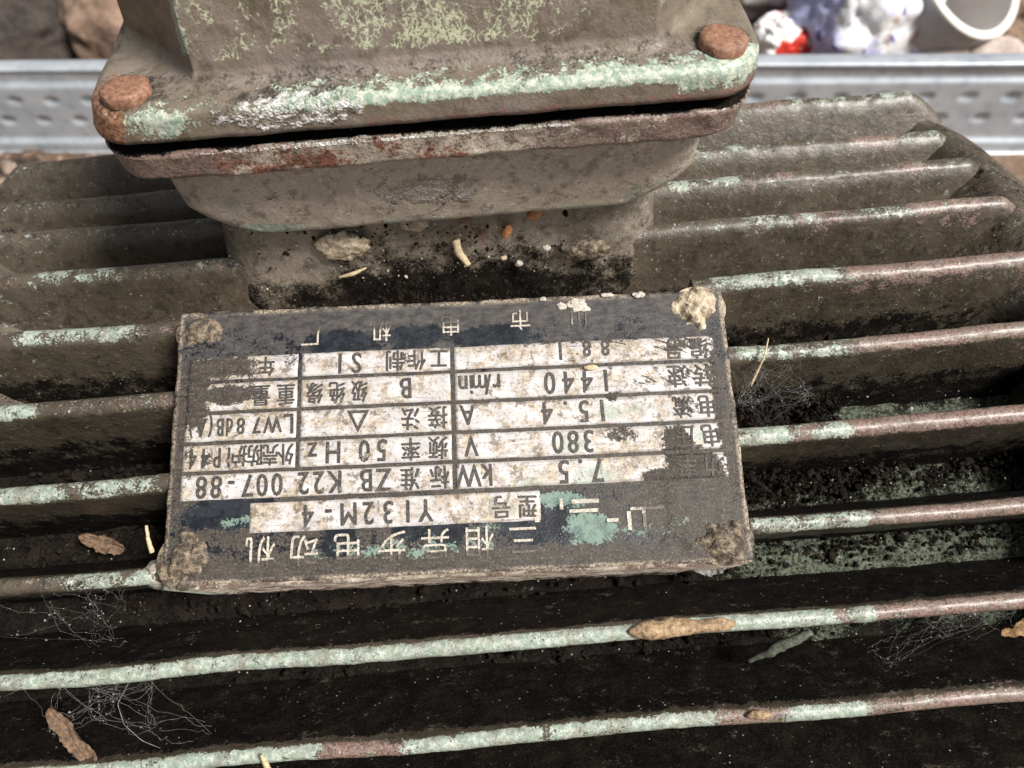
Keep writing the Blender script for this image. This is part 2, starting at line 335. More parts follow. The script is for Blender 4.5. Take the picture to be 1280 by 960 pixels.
def channel():
    """galvanised steel channel, face towards the motor, lying along X behind it; built in its own frame then turned"""
    t = thing('steel_channel', 'long galvanised steel channel with embossed dimples lying behind the motor', 'steel channel', (0, 423, -131))
    t.rotation_euler = (0, 0, R(-7.5))
    s = NT('galvanised_steel')
    sp = s.voro(9, 'F1'); n = s.noise(30, 3); st = s.noise(5, 4, vec=s.vmul(s.p, (.12, 1, 1)))
    c = s.mix(s.step(n, .3, .7), (0.33, 0.375, 0.43), (0.46, 0.50, 0.55)); c = s.mix(s.m('MULTIPLY', s.step(sp, .1, .6), .25), c, (0.72, 0.74, 0.76))
    c = s.mix(s.m('MULTIPLY', s.step(s.noise(14, 4, off=(2, 8, 8)), .62, .72), .5), c, (0.34, 0.31, 0.27))
    s.bump(st, .15, .5); s.out(c, s.mixf(n, .38, .55), .35, .5)
    x0, x1 = -620, 620; H = 75
    xs = np.arange(x0, x1 + .1, 2.2); zs = np.concatenate([np.arange(3, H - 2, 1.9), [H - 2]])
    P = np.zeros((len(zs), len(xs), 3)); P[..., 0] = xs[None]; P[..., 2] = zs[:, None]
    dim = np.zeros(P.shape[:2])
    pitch = 31.0
    for row, (zc, off) in enumerate(((49, 0.0), (31, 0.5))):
        u = ((xs / pitch + off) % 1.0 - .5) * pitch
        d = np.sqrt((u[None] / 7.2) ** 2 + ((zs[:, None] - zc) / 4.2) ** 2)
        dim = dim + sstep(1.0, .55, d)
    P[..., 1] = dim * 1.9
    P[..., 1] += sstep(61, 64, zs)[:, None] * 3.0 - sstep(14, 11, zs)[:, None] * 3.0     # a step under the top lip and a foot fold
    P[..., 1] += (fbm(P, 90, 2, 9) - .5) * 2
    g = Soup(); g.add(P.reshape(-1, 3), [tuple(f) for f in grid_faces(len(zs), len(xs))])
    Q = P + np.array([0, 1.2, 0]); g.add(Q.reshape(-1, 3), [tuple(f[::-1]) for f in grid_faces(len(zs), len(xs))])
    obj('web_panel', g.mesh('web_panel'), s.mat, t)
    # top flange with a rolled lip, bottom flange
    for nm, z, yl in (('top_flange', H, 3.0), ('bottom_flange', 2.2, -3.0)):
        prof = [(yl - 1.5, z - 2.2), (yl - 2.4, z - .6), (yl - 1.6, z + .8), (yl, z + 1.2), (yl + 11, z + 1.2), (yl + 12, z), (yl + 11, z - .4), (yl + 1.3, z - .4)]
        if z < 10: prof = [(y, zz) for y, zz in prof]
        V = []; xsn = np.linspace(x0, x1, 60)
        for x in xsn:
            for y, zz in prof: V.append((x, y + math.sin(x * .013) * .8, zz))
        F = [tuple(f) for f in grid_faces(len(xsn), len(prof), True)] + [tuple(range(len(prof))), tuple((len(xsn) - 1) * len(prof) + i for i in range(len(prof)))]
        obj(nm, mesh_from(nm, V, F), s.mat, t)
channel()

def pipe():
    """short off-white plastic pipe lying on the earth with its open end up towards the viewer"""
    c0 = Vector((405, 520, -58)); ax = Vector((.42, -.52, .74)).normalized()
    t = thing('plastic_pipe', 'off-white plastic pipe lying with its open end towards the viewer', 'pipe', c0)
    s1 = simple('grey_white_plastic', (0.46, 0.47, 0.49), (0.56, 0.57, 0.59), 40, .45, .1, 1)
    s2 = simple('cream_dusty_plastic', (0.72, 0.68, 0.58), (0.82, 0.79, 0.70), 26, .6, .2, 1)
    s3 = simple('white_cut_edge', (0.74, 0.72, 0.66), (0.82, 0.80, 0.75), 12, .5, .2, 1)
    q = ax.to_track_quat('Z', 'Y').to_matrix()
    def rev(name, prof, mat):
        k = 96; V = []; F = []
        for (r, z) in prof:
            for i in range(k):
                a = 2 * math.pi * i / k; V.append(tuple(q @ Vector((r * math.cos(a), r * math.sin(a), z))))
        return obj(name, mesh_from(name, V, [tuple(f) for f in grid_faces(len(prof), k, True)]), mat, t)
    rev('outer_wall', [(60, -190), (60, -100), (60, -3)], s1)
    rev('rim', [(60, -3), (61.2, -1), (60.5, .6), (57, 1.4), (54, .6), (53.2, -1.5), (54.4, -3)], s3)
    rev('inner_wall', [(54.4, -3), (54, -60), (53.6, -120), (20, -121), (0.1, -121)], s2)
pipe()

def sack(name, label, cat, c, size, seed, mat, yaw=0, amp=.5):
    nu, nv = 60, 90
    th = np.linspace(0.01, math.pi - .01, nu)[:, None]; ph = np.linspace(0, 2 * math.pi, nv, endpoint=False)[None]
    D = np.stack([np.sin(th) * np.cos(ph), np.sin(th) * np.sin(ph), np.cos(th) + 0 * ph], -1)
    D = np.sign(D) * np.abs(D) ** .75
    rid = np.abs(fbm(D * 60 + seed * 31, 26, 3, seed) - .5) * 2
    P = D * np.asarray(size) * (1 - amp * (.6 - rid)[..., None] * .6)
    P[..., 2] = np.maximum(P[..., 2], -size[2] * .55)
    ca, sa = math.cos(yaw), math.sin(yaw)
    V = P.reshape(-1, 3) @ np.array([[ca, sa, 0], [-sa, ca, 0], [0, 0, 1]]) 
    o = obj(name, mesh_from(name, V, [tuple(f) for f in grid_faces(nu, nv, True)]), mat); o.location = Vector(c) * MM
    return tag(o, label, cat)
def sack_mat():
    s = NT('printed_woven_sack')
    n = s.noise(45, 4, .6, off=(200, 30, 10)); c = s.mix(s.step(n, .46, .52), (0.76, 0.76, 0.78), (0.50, 0.51, 0.78))
    c = s.mix(s.step(s.noise(18, 4, off=(3, 66, 1)), .60, .64), c, (0.13, 0.13, 0.32))
    c = s.mix(s.step(s.noise(34, 5, .65, off=(12, 5, 8)), .57, .66), c, (0.42, 0.30, 0.22))
    s.bump(s.noise(5, 4), .4, 2); return s.out(c, .55, 0, .5)
sack('plastic_sack', 'crumpled white plastic sack with blue print beside the pipe', 'plastic sack', (330, 530, -98), (70, 60, 66), 4, sack_mat(), .3)
def packet_mat():
    s = NT('red_white_wrapper'); n = s.noise(30, 3, off=(17, 2, 4))
    c = s.mix(s.step(n, .56, .58), (0.80, 0.79, 0.78), (0.62, 0.045, 0.03)); s.bump(s.noise(6, 4), .5, 2); return s.out(c, .4)
sack('food_wrapper', 'small crumpled red and white wrapper just right of the terminal box', 'wrapper', (262, 520, -112), (34, 26, 26), 9, packet_mat(), .2)
sack('grey_rag', 'pale grey crumpled rag behind the red and white wrapper', 'rag', (290, 640, -100), (80, 60, 52), 12, simple('grey_rag_cloth', (0.42, 0.38, 0.36), (0.62, 0.58, 0.56), 20, .9, .5, 2), .4)
sack('earth_clod', 'large tan earth clod behind the steel channel at the left', 'earth clod', (-322, 620, -104), (64, 70, 66), 15, simple('tan_earth', (0.11, 0.066, 0.044), (0.27, 0.185, 0.135), 26, .95, .8, 4), 0, .35)
sack('hole_bundle', 'added dark brown bundle standing for the dark hole at the far left beside the tan earth clod', 'dark hole', (-432, 600, -108), (72, 60, 60), 21, simple('dark_hole_fill', (0.016, 0.013, 0.012), (0.06, 0.045, 0.038), 24, .9, .7, 4), .5, .55)  # added dark bundle in place of a dark hole
sack('shadow_heap', 'added black heap standing for shadow between the motor and the channel at the left', 'shadow heap', (-330, 300, -128), (150, 60, 26), 27, M_SOIL, -.15, .3)  # added dark heap, stands for the shadow below the channel
MST = simple('river_pebble', (0.34, 0.27, 0.24), (0.58, 0.50, 0.45), 16, .8, .3, 1)
for i, (x, y, z, a, b_, c_, lab) in enumerate([(392, 492, -118, 22, 16, 14, 'rounded pale pebble just behind the channel, left of its neighbour'), (434, 486, -118, 26, 17, 14, 'wider pale pebble just behind the channel under the pipe mouth')]):
    o = lump('pebble', (x, y, z), np.eye(3), (a, b_, c_), .15, 18, 30 + i, mat=MST); tag(o, lab, 'pebble', 'pebbles behind the channel')
gs = Soup()
for i in range(900):
    x = rng.uniform(-650, 700); y = rng.uniform(330, 950); r = rng.gamma(2.0, 2.6) + 1.2
    if abs(y - (423 - .131 * x)) < 26: continue
    gs.add(*grain_geo((x, y, -131 + (fbm(np.array([[x, y, 0.]]), 160, 3, 3)[0] - .5) * 26), r, .8))
tag(obj('rubble', gs.mesh('rubble', False), simple('rubble_stone', (0.07, 0.05, 0.038), (0.36, 0.27, 0.21), 14, .9, .5, 2)), 'brown rubble and gravel scattered on the earth behind', 'rubble', kind='stuff')

# ------------------------------------------------------------------ the motor
motor = thing('electric_motor', 'old finned cast iron electric motor in flaking olive and mint paint', 'electric motor')
RT, RR = 150.0, 121.0
def theta(k): return R(25.5 - 7.35 * (k - 5) - 38.0)      # angle from straight up, positive away from the viewer
XL, XR = -140.0, 125.5
PADX = (-74.0, 47.5); NECKX = (-66.5, 37.5)
# worn stretches along each fin: (x0, x1, strength) in mm, mint paint or red primer
WEAR = {
    9: dict(mint=[(-110, -45, 1.0), (-26, 0, 1.0), (2, 36, .62), (50, 66, .9)], prim=[(-47, -26, .75), (34, 50, .9), (66, 140, .8)]),
    8: dict(mint=[(-110, 42, .92), (40, 61, 1.0), (65, 69, .95)], prim=[(-64, -57, .9), (60, 66, 1.1), (69, 140, .85)]),
    7: dict(mint=[(-95, -76, .62), (48, 64, .75), (64, 71, 1.0)], prim=[(71, 140, .78)]),
    6: dict(mint=[(-120, -96, .8), (-92, -76, .45), (47, 59, 1.0), (63, 69, .95)], prim=[(59, 63, 1.0), (69, 140, .85)]),
    5: dict(mint=[(-130, -105, .8), (48, 76, .38)], prim=[(76, 140, .66)]),
    4: dict(mint=[(-112, -86, .7), (50, 78, .75)], prim=[(78, 140, .74)]),
    3: dict(mint=[(-112, -95, .55), (60, 78, .5), (90, 100, .9)], prim=[(72, 84, .6), (100, 126, .6)]),
    2: dict(mint=[(40, 66, .55), (50, 66, .7)], prim=[(70, 76, .6), (104, 112, .7)]),
    1: dict(mint=[(55, 77, .6), (116, 127, .7)], prim=[(98, 112, .75)]),
    0: dict(mint=[(90, 125, .5)], prim=[(70, 90, .45)]),
}
def seg_attr(x, segs):
    a = np.zeros_like(x)
    for x0, x1, s_ in segs: a = np.maximum(a, (.28 + .55 * s_) * sstep(x0 - 5, x0 + 4, x) * sstep(x1 + 5, x1 - 4, x))
    return a
def fin(k, x0, x1, endL, endR, dense):
    """one cast fin from x0 to x1; endL / endR: chamfered free end (True) or butted into the pad or box (False)"""
    step = .8 if dense else 3.0
    nx = max(8, int((x1 - x0) / step)); xs = np.linspace(x0, x1, nx)
    rt = RT + (6.0 if k == 0 else 0)
    ht, hr = (2.5, 8.0) if k <= 2 else ((2.3, 5.2) if k <= 4 else (1.95, 4.2) if k <= 6 else (1.62, 4.0))
    if k <= -4: ht, hr = 1.95, 4.2
    tr = ht + .15
    # profile: (side, r) from one root over the tip to the other root
    rs = np.linspace(RR - 3, rt - tr, 16 if dense else 5)
    prof = [(-(hr + (ht - hr) * ((r - RR) / (rt - RR))), r, 0.0) for r in rs]
    na = 11 if dense else 5
    for i in range(1, na + 1):
        a = math.pi * i / (na + 1); prof.append((-math.cos(a) * (ht + .15), rt - tr + math.sin(a) * tr, math.sin(a)))
    prof += [(-s_, r, t_) for s_, r, t_ in prof[:len(rs)]][::-1]
    S = np.array([p[0] for p in prof]); Rr = np.array([p[1] for p in prof]); Tt = np.array([p[2] for p in prof])
    X = np.repeat(xs[:, None], len(prof), 1); Rg = np.repeat(Rr[None], nx, 0).copy(); Sg = np.repeat(S[None], nx, 0).copy()
    # chamfered free ends: tip gets lower towards the end
    CH = 11.0
    def end(d):  # d = distance from free end
        return np.where(d < CH, np.clip(1 - d / CH, 0, 1) ** 1.25 * 9.0, 0)
    drop = np.zeros(nx)
    if endL: drop = np.maximum(drop, end(xs - x0))
    if endR: drop = np.maximum(drop, end(x1 - xs))
    fr = np.clip((Rg - RR) / (rt - RR), 0, 1)
    Rg -= drop[:, None] * fr
    # as-cast waviness
    q = np.stack([X, Sg * 0 + k * 40.0, Rg], -1)
    Rg += (vnoise(q, 22, 3) - .5) * 1.3 * fr + (fbm(q, 3.2, 2, 8) - .5) * .35 * fr
    Sg += (vnoise(np.stack([X, X * 0 + k * 17.0, Rg * .4], -1), 30, 5) - .5) * 1.0 * fr + (fbm(np.stack([X, Sg * 3, Rg], -1), 2.4, 2, 12) - .5) * .28
    th = theta(k); er = np.array([0, math.sin(th), math.cos(th)]); et = np.array([0, math.cos(th), -math.sin(th)])
    P = X[..., None] * np.array([1, 0, 0]) + Rg[..., None] * er + Sg[..., None] * et
    tipw = sstep(.05, .75, np.repeat(Tt[None], nx, 0))
    side = np.clip(.22 * sstep(rt - 9, rt - 2, Rg), 0, 1)
    W_ = WEAR.get(k, dict(mint=[], prim=[(60, 140, .5)]))
    patch = .62 + .75 * fbm(np.stack([X, Sg * 1.5, Rg], -1) + k * 31, 7, 3, 70 + k)
    lean = .75 + .5 * vnoise(np.stack([X * .2 + k * 9, Sg, 0 * X], -1), 2.2, 44)
    upper = .50 if k <= 3 else (.78 if k <= 7 else 1.0)
    side = side + .2 * sstep(rt - 7.5, rt - 3.5, Rg) * sstep(rt - 1, rt - 2.5, Rg) * (Sg < 0) * (k <= 4) * sstep(30, 45, X)
    mint = seg_attr(X, W_['mint']) * tipw * patch * lean * upper + .13 * tipw + .10 * side; prim = seg_attr(X, W_['prim']) * np.maximum(tipw, side * 1.5) * (.7 + .6 * fbm(np.stack([X, Sg * 1.5, Rg], -1) + 90 + k * 31, 9, 3, 40)) * (.85 if k <= 3 else 1) + .16 * tipw
    mint = np.maximum(mint, 0); rust = .14 + .08 * tipw
    soil = .75 * sstep(RR + 16, RR + 4, Rg) + .1  # root dirt, darkened to carry the shade of the gap too
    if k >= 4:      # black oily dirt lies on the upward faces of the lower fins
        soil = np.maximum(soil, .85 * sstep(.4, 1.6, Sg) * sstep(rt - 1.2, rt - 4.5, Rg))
        soil = np.maximum(soil, .66 * sstep(rt - 7, rt - 17, Rg))  # shade deep in the gaps, painted down both fin faces
    wet_glint = (.22 + .14 * sstep(40, -60, X)) * tipw
    F = [tuple(f) for f in grid_faces(nx, len(prof))]
    n0 = len(prof); F += [tuple(range(n0)), tuple((nx - 1) * n0 + i for i in range(n0 - 1, -1, -1))]
    me = mesh_from('cooling_fin', P.reshape(-1, 3), F, dict(mint=mint, prim=prim, rust=rust + 0 * X, soil=soil, wet_glint=wet_glint, crust=0 * X))
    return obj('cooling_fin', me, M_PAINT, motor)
for k in range(-9, 15):
    dense = -2 <= k <= 10
    a, b = XL - 10, XR + 9
    if 4 <= k <= 7: fin(k, a, PADX[0] + (4 if k == 4 else 1), True, False, dense); fin(k, PADX[1] - (4 if k == 4 else 1), b, False, True, dense)
    elif -2 <= k <= 3: e = 12 if k == 3 else 3; fin(k, a, NECKX[0] + e, True, False, dense); fin(k, NECKX[1] - e, b, False, True, dense)
    else: fin(k, a, b, True, True, dense)

def body():
    """the barrel the fins stand on"""
    nx = 420; xs = np.linspace(-160, 150, nx); ang = np.concatenate([np.linspace(R(-180), R(-75), 40)[:-1], np.linspace(R(-75), R(40), 330), np.linspace(R(40), R(180), 60)[1:-1]])
    X, A = np.meshgrid(xs, ang, indexing='ij')
    Q = np.stack([X, np.sin(A) * RR, np.cos(A) * RR], -1)
    # crusted soil and lichen lie on the barrel between the fins, thickest on the right
    rightness = sstep(38, 62, X + (fbm(Q, 14, 2, 60) - .5) * 26)
    gap = lambda k: np.exp(-((A - (theta(k) + theta(k + 1)) / 2) / R(3.6)) ** 2)
    lich = rightness * (gap(7) * .95 + gap(6) * .75 * sstep(-.2, .2, (theta(6) + theta(7)) / 2 - A + 0.03) + gap(8) * .55 + gap(9) * .7 + gap(5) * .7 * sstep(70, 82, X))
    lich = np.maximum(lich, gap(9) * .42 * sstep(-60, 0, X)); lich = np.maximum(lich, gap(8) * .4 * sstep(-30, 10, X) * sstep(30, 0, X))
    lich = lich + (fbm(Q, 7, 3, 61) - .5) * .5 * (lich > .05)
    Rg = RR + (fbm(Q, 6, 3, 2) - .5) * 1.6 + np.clip(lich, 0, 1) * (1.0 + 2.6 * (fbm(Q, 2.4, 4, 64)))
    P = np.stack([X, np.sin(A) * Rg, np.cos(A) * Rg], -1)
    z = 0 * X
    me = mesh_from('barrel', P.reshape(-1, 3), [tuple(f) for f in grid_faces(nx, len(ang), True)], dict(mint=z, prim=z, rust=z + .1, soil=z + .68, wet_glint=z, crust=np.clip(lich, 0, 1)))
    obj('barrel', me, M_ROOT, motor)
    for x, d in ((152, 1), (-162, -1)):
        k = 192; prof = [(RR - 4, x - 72 * d), (RR + 2, x - 60 * d), (RR + 8, x - 48 * d), (RR + 16, x - 37 * d), (RT - 5, x - 29 * d), (RT - 2.4, x - 26 * d), (RT - 2, x - 23 * d), (RT - 4, x - 18 * d), (RT - 10, x - 10 * d), (RT - 18, x - 1 * d), (RT - 24, x + 8 * d), (RR - 30, x + 22 * d), (30, x + 30 * d), (1, x + 30 * d)]
        V = []
        for r, px in prof:
            for i in range(k):
                a = 2 * math.pi * i / k; aa = (a + math.pi) % (2 * math.pi) - math.pi
                up = float(sstep(-.22, -.05, aa) * sstep(1.9, 1.5, aa)); back = (x - 28 * d - px) * d
                if back > 0: px2 = x - (28 + back * (.06 + .94 * up)) * d
                else: px2 = px
                V.append((px2, r * math.sin(a), r * math.cos(a)))
        n = len(V)
        obj('end_shield', mesh_from('end_shield', V, [tuple(f) for f in grid_faces(len(prof), k, True)], dict(mint=[.1] * n, prim=[.2] * n, rust=[.2] * n, soil=[.3] * n, wet_glint=[0] * n, crust=[0] * n)), M_PAINT, motor)
    # two cast feet down to the earth
    for sy in (-1, 1):
        for x0 in (-110, 70):
            g = Soup()
            V = [(x0 + dx, sy * yy, zz) for dx in (0, 44) for yy, zz in ((70, -95), (112, -118), (112, -134), (60, -134), (50, -100))]
            g.add(V, [(0, 1, 2, 3, 4), (9, 8, 7, 6, 5)] + [(i, (i + 1) % 5, 5 + (i + 1) % 5, 5 + i) for i in range(5)])
            n = g.n
            obj('foot', g.mesh('foot', False, dict(mint=[.1] * n, prim=[.1] * n, rust=[.2] * n, soil=[.3] * n, wet_glint=[0] * n, crust=[0] * n)), M_PAINT, motor)
body()

# ------------------------------------------------------------------ terminal box
def ring(x0, x1, y0, y1, cx, cy, b, nfront, nside, nc):
    """closed ring of points starting at the front left corner end; corners: b=1 round, 0 chamfer, <0 hollow"""
    pts = []
    def corner(p, q, out):      # from p to q bulging towards out
        for i in range(nc):
            t = i / nc; a = t * math.pi / 2
            ch = np.array(p) * (1 - t) + np.array(q) * t
            el = np.array(out) + (np.array(p) - np.array(out)) * (1 - math.sin(a)) + (np.array(q) - np.array(out)) * (1 - math.cos(a))
            pts.append(ch * (1 - b) + el * b)
    def side(p, q, n):
        for i in range(n): pts.append(np.array(p) + (np.array(q) - np.array(p)) * i / n)
    side((x0 + cx, y0), (x1 - cx, y0), nfront); corner((x1 - cx, y0), (x1, y0 + cy), (x1, y0))
    side((x1, y0 + cy), (x1, y1 - cy), nside); corner((x1, y1 - cy), (x1 - cx, y1), (x1, y1))
    side((x1 - cx, y1), (x0 + cx, y1), nside); corner((x0 + cx, y1), (x0, y1 - cy), (x0, y1))
    side((x0, y1 - cy), (x0, y0 + cy), nside); corner((x0, y0 + cy), (x0 + cx, y0), (x0, y0))
    return np.array(pts)
def loft(levels, dz=.7, nfront=190, nside=60, nc=30, rough=.35, seed=0):
    rows = []; Zs = []
    for i in range(len(levels) - 1):
        A, B = np.array(levels[i], float), np.array(levels[i + 1], float)
        L = max(abs(A[0] - B[0]), abs(A[3] - B[3]), abs(A[1] - B[1]) * .5)
        n = max(1, int(L / dz))
        for j in range(n): rows.append(A + (B - A) * j / n)
    rows.append(np.array(levels[-1], float))
    P = []
    for r in rows:
        xy = ring(*r[1:], nfront, nside, nc); P.append(np.column_stack([xy, np.full(len(xy), r[0])]))
    P = np.array(P); N = grid_normals(P, True)
    P = P + N * ((fbm(P, 7, 3, seed) - .5) * 1.1 + (fbm(P, 1.8, 3, seed + 5) - .5) * .35)[..., None] * rough * 2
    return P
def loft_obj(name, P, mat, parent, attrs, caps=(True, True)):
    n, k = P.shape[:2]; F = [tuple(f) for f in grid_faces(n, k, True)]
    if caps[0]: F.append(tuple(range(k - 1, -1, -1)))
    if caps[1]: F.append(tuple((n - 1) * k + i for i in range(k)))
    full = {a: np.zeros(P.shape[:2]) for a in ('mint', 'prim', 'rust', 'soil', 'wet_glint', 'crust', 'flake')}; full.update(attrs)
    return obj(name, mesh_from(name, P.reshape(-1, 3), F, {a: v + 0 * P[..., 0] for a, v in full.items()}), mat, parent)
def box(x, y, z, cx, cy, cz, rx, ry, rz):
    return np.clip(1.3 - np.sqrt(((x - cx) / rx) ** 2 + ((y - cy) / ry) ** 2 + ((z - cz) / rz) ** 2), 0, 1)

YB = 92.0
# neck
P = loft([(100, -70, 40.5, 1, YB - 8, 10, 10, 1), (140, -69.5, 39.5, 1.2, YB - 8, 10, 10, 1), (147, -68.6, 38.6, 2.4, YB - 8, 10, 10, 1), (160, -66, 37.6, 3.4, YB - 8, 9, 9, 1), (169, -64, 36.6, 4, YB - 8, 9, 9, 1)], rough=.6, seed=3)
x, y, z = P[..., 0], P[..., 1], P[..., 2]
front = sstep(12, 4, y)
soil = .72 * sstep(151, 139, z) + .30 * sstep(160, 165, z) + .40 * front * sstep(-45, -36, x) * sstep(16, 4, x) * sstep(160, 150, z) + .22 * front * sstep(-46, -30, x) * sstep(30, 10, x) * sstep(152, 162, z)
neck = loft_obj('terminal_box_neck', P, M_NECK, motor, dict(soil=soil, mint=.25 * box(x, y, z, -66, 4, 160, 6, 10, 5) + .05, rust=.1 + .35 * box(x, y, z, -5, 2, 158, 8, 8, 8), wet_glint=.05))
# tapered body under the flange, then the flange itself
P = loft([(164.2, -40, 14, 9, YB - 14, 8, 8, 1), (164.1, -49, 23, .6, YB - 12, 7, 7, 1), (164.7, -54.5, 29.5, -2.6, YB - 11, 7, 7, 1), (166, -58.5, 34, -3.7, YB - 10, 7, 7, 1), (168.5, -62.5, 38, -4.2, YB - 8, 7, 7, 1), (171.5, -66, 41.6, -4.8, YB - 7, 7, 7, 1), (174, -67.8, 43.2, -5.2, YB - 5, 7, 7, 1), (179, -68.3, 43.7, -5.8, YB - 3, 7, 7, 1), (190.8, -69, 44.4, -7.2, YB - 2, 7, 7, 1)], rough=.3, seed=6)
x, y, z = P[..., 0], P[..., 1], P[..., 2]
bodyo = loft_obj('terminal_box_body', P, M_BOX, motor, dict(
    mint=.78 * box(x, y, z, -52, 0, 167, 10, 6, 2.4) + .45 * sstep(-62, -57, x) * sstep(172, 167, z) * sstep(-40, -50, x) + .5 * box(x, y, z, -57, -3, 177, 3, 6, 5) + .42 * sstep(169.5, 166, z) + .5 * box(x, y, z, 34, 0, 170, 8, 8, 4),
    wet_glint=.62 * box(x, y, z, -14, -4, 175, 15, 9, 4.5) + .18, soil=.3 * sstep(165.5, 164, z), rust=.02 + .3 * sstep(188, 191, z), prim=.12))
P = loft([(187.4, -60, 37, -2, YB - 6, 9, 9, 1), (187.7, -69, 46, -9.4, YB - 1, 10, 10, 1), (188.3, -72, 48.4, -12.4, YB + .5, 10, 10, 1), (189.6, -73.6, 49.6, -13.8, YB + 1.3, 10, 10, 1), (191.5, -74, 50, -14, YB + 1.5, 10, 10, 1), (194.9, -74.6, 50.6, -14.5, YB + 2, 10, 10, 1), (195.5, -74, 50, -13.8, YB + 1.5, 10, 10, 1), (195.7, -64, 42, -6, YB - 6, 9, 9, 1)], dz=.45, rough=.5, seed=9)
x, y, z = P[..., 0], P[..., 1], P[..., 2]
loft_obj('terminal_box_flange', P, M_BOX, motor, dict(
    prim=.8 * sstep(-38, -58, x) + .55 * sstep(0, 20, x) + .22, rust=.34 * sstep(-60, -50, x) * sstep(-2, -20, x) + .38 * box(x, y, z, -6, -14, 190.5, 12, 6, 4) + .26 * box(x, y, z, 14, -14, 190.5, 15, 6, 4) + .28 * box(x, y, z, -40, -14, 190.5, 14, 6, 4),
    mint=.35 * box(x, y, z, -74, -8, 194, 4, 8, 5) + .45 * box(x, y, z, -22, -12, 189.5, 9, 6, 2) + .3 * sstep(189.6, 188.2, z) + .5 * box(x, y, z, 50, -6, 193, 5, 10, 5),
    wet_glint=.85 * sstep(194.2, 195.1, z) * sstep(-58, -50, x) * sstep(22, 10, x) * sstep(-13.7, -14.1, y) + .1, soil=.1 + .95 * sstep(-14.1, -13.5, y) * sstep(194.7, 195.3, z)))  # flange top painted black as the shade in the gap under the lid
P = loft([(195.4, -67, 43, -6.0, YB - 2, 9, 9, 1), (200.2, -66.8, 42.8, -5.8, YB - 2, 9, 9, 1)], dz=.5, rough=1.0, seed=14)
obj('gasket', mesh_from('gasket', P.reshape(-1, 3), [tuple(f) for f in grid_faces(P.shape[0], P.shape[1], True)]), M_GASKET, motor)
# lid: rim, flange top, raised pan with hollow corners for the bolts
P = loft([(199.4, -64, 40, -5, YB - 6, 9, 9, 1), (198.6, -73.8, 50, -14.8, YB + 1.6, 10, 10, 1), (198.7, -74.4, 50.6, -15.3, YB + 2, 10, 10, 1), (199.6, -74.3, 50.7, -15.4, YB + 2, 10, 10, 1), (203.2, -73.2, 50.5, -15.2, YB + 2, 10, 10, 1),
          (204.2, -72.6, 50.2, -14.6, YB + 1.4, 10, 10, 1), (204.75, -71.6, 49.4, -13.4, YB + .2, 10, 10, 1), (205.0, -71, 48.6, -11.2, YB - 2, 11, 12, .6), (205.2, -70.6, 48.4, -9.6, YB - 3, 15, 17, .1), (205.9, -70, 48.2, -8.3, YB - 4, 17, 19, -.12), (207.4, -69.4, 47.8, -7.5, YB - 4.6, 16.8, 19, -.16),
          (214, -68.6, 47, -6.8, YB - 5.2, 16.2, 18, -.14), (226, -67, 45.6, -5.4, YB - 6.5, 15.4, 17, -.1), (236, -65.6, 44.4, -4, YB - 8, 14.6, 16, -.06), (239.4, -63.6, 42.4, -2, YB - 10, 14, 15, 0), (241, -59, 38, 2.5, YB - 14, 13, 14, 0), (241.3, -40, 20, 20, YB - 34, 8, 8, 0)], dz=.5, nfront=230, nc=44, rough=.28, seed=21)
x, y, z = P[..., 0], P[..., 1], P[..., 2]
nz = fbm(P, 9, 3, 33)
rimtop = np.exp(-((z - 203.9) / 1.2) ** 2) * sstep(-7, -10, y)
mint = rimtop * (.30 + .75 * sstep(-48, -30, x) - .1 * sstep(-2, 6, x) + .25 * sstep(8, 20, x)) + .75 * box(x, y, z, -59, -15, 201.5, 7, 5, 3.5) + .62 * sstep(28, 36, x) * sstep(199.3, 201.5, z) * sstep(204.9, 204.2, z) * sstep(0, -8, y)
edge = np.exp(-((x + 53.4) / 1.5) ** 2) * sstep(-3, -6, y) * sstep(208, 212, z) + .6 * np.exp(-((x - 31.8) / .9) ** 2) * sstep(-2, -6, y) * sstep(210, 213, z)
mint = np.maximum(mint, edge * .95)
pan = sstep(207.6, 209.5, z) * sstep(0, -4, y)
flake = pan * (.28 + .40 * np.exp(-((x + 8) / 20) ** 2) + .14 * np.exp(-((x + 46) / 8) ** 2) - .25 * sstep(14, 24, x) + .10 * sstep(216, 220, z) * np.exp(-((x + 12) / 20) ** 2))
groove = sstep(204.2, 205.0, z) * sstep(208.2, 206.4, z) * sstep(-2, -6, y)
soil = .50 * groove * (.6 + .4 * nz) + .42 * sstep(199.6, 198.6, z) + .30 * box(x, y, z, -35, -14, 204.4, 14, 4, 1.2)  # groove dirt with the groove's shadow band painted in
rust = .9 * box(x, y, z, -70, -12, 202, 6, 12, 5) + .1
for bx_, by_ in ((-65.2, -9.2), (43.0, -8.4)): soil = np.maximum(soil, .62 * sstep(7.6, 5.0, np.hypot(x - bx_, y - by_ - 1.2)) * sstep(203.8, 204.6, z))  # dark ring round the bolts: grime plus painted recess shade
wet_glint = .95 * box(x, y, z, -36, -15, 202.6, 15, 5, 3.4) + .1
loft_obj('terminal_box_lid', P, M_LID, motor, dict(mint=mint, flake=flake, soil=soil, rust=rust, wet_glint=wet_glint, prim=.15 + .35 * sstep(201.5, 199.5, z) * sstep(-30, -20, x)))
lid = bpy.data.objects['terminal_box_lid']
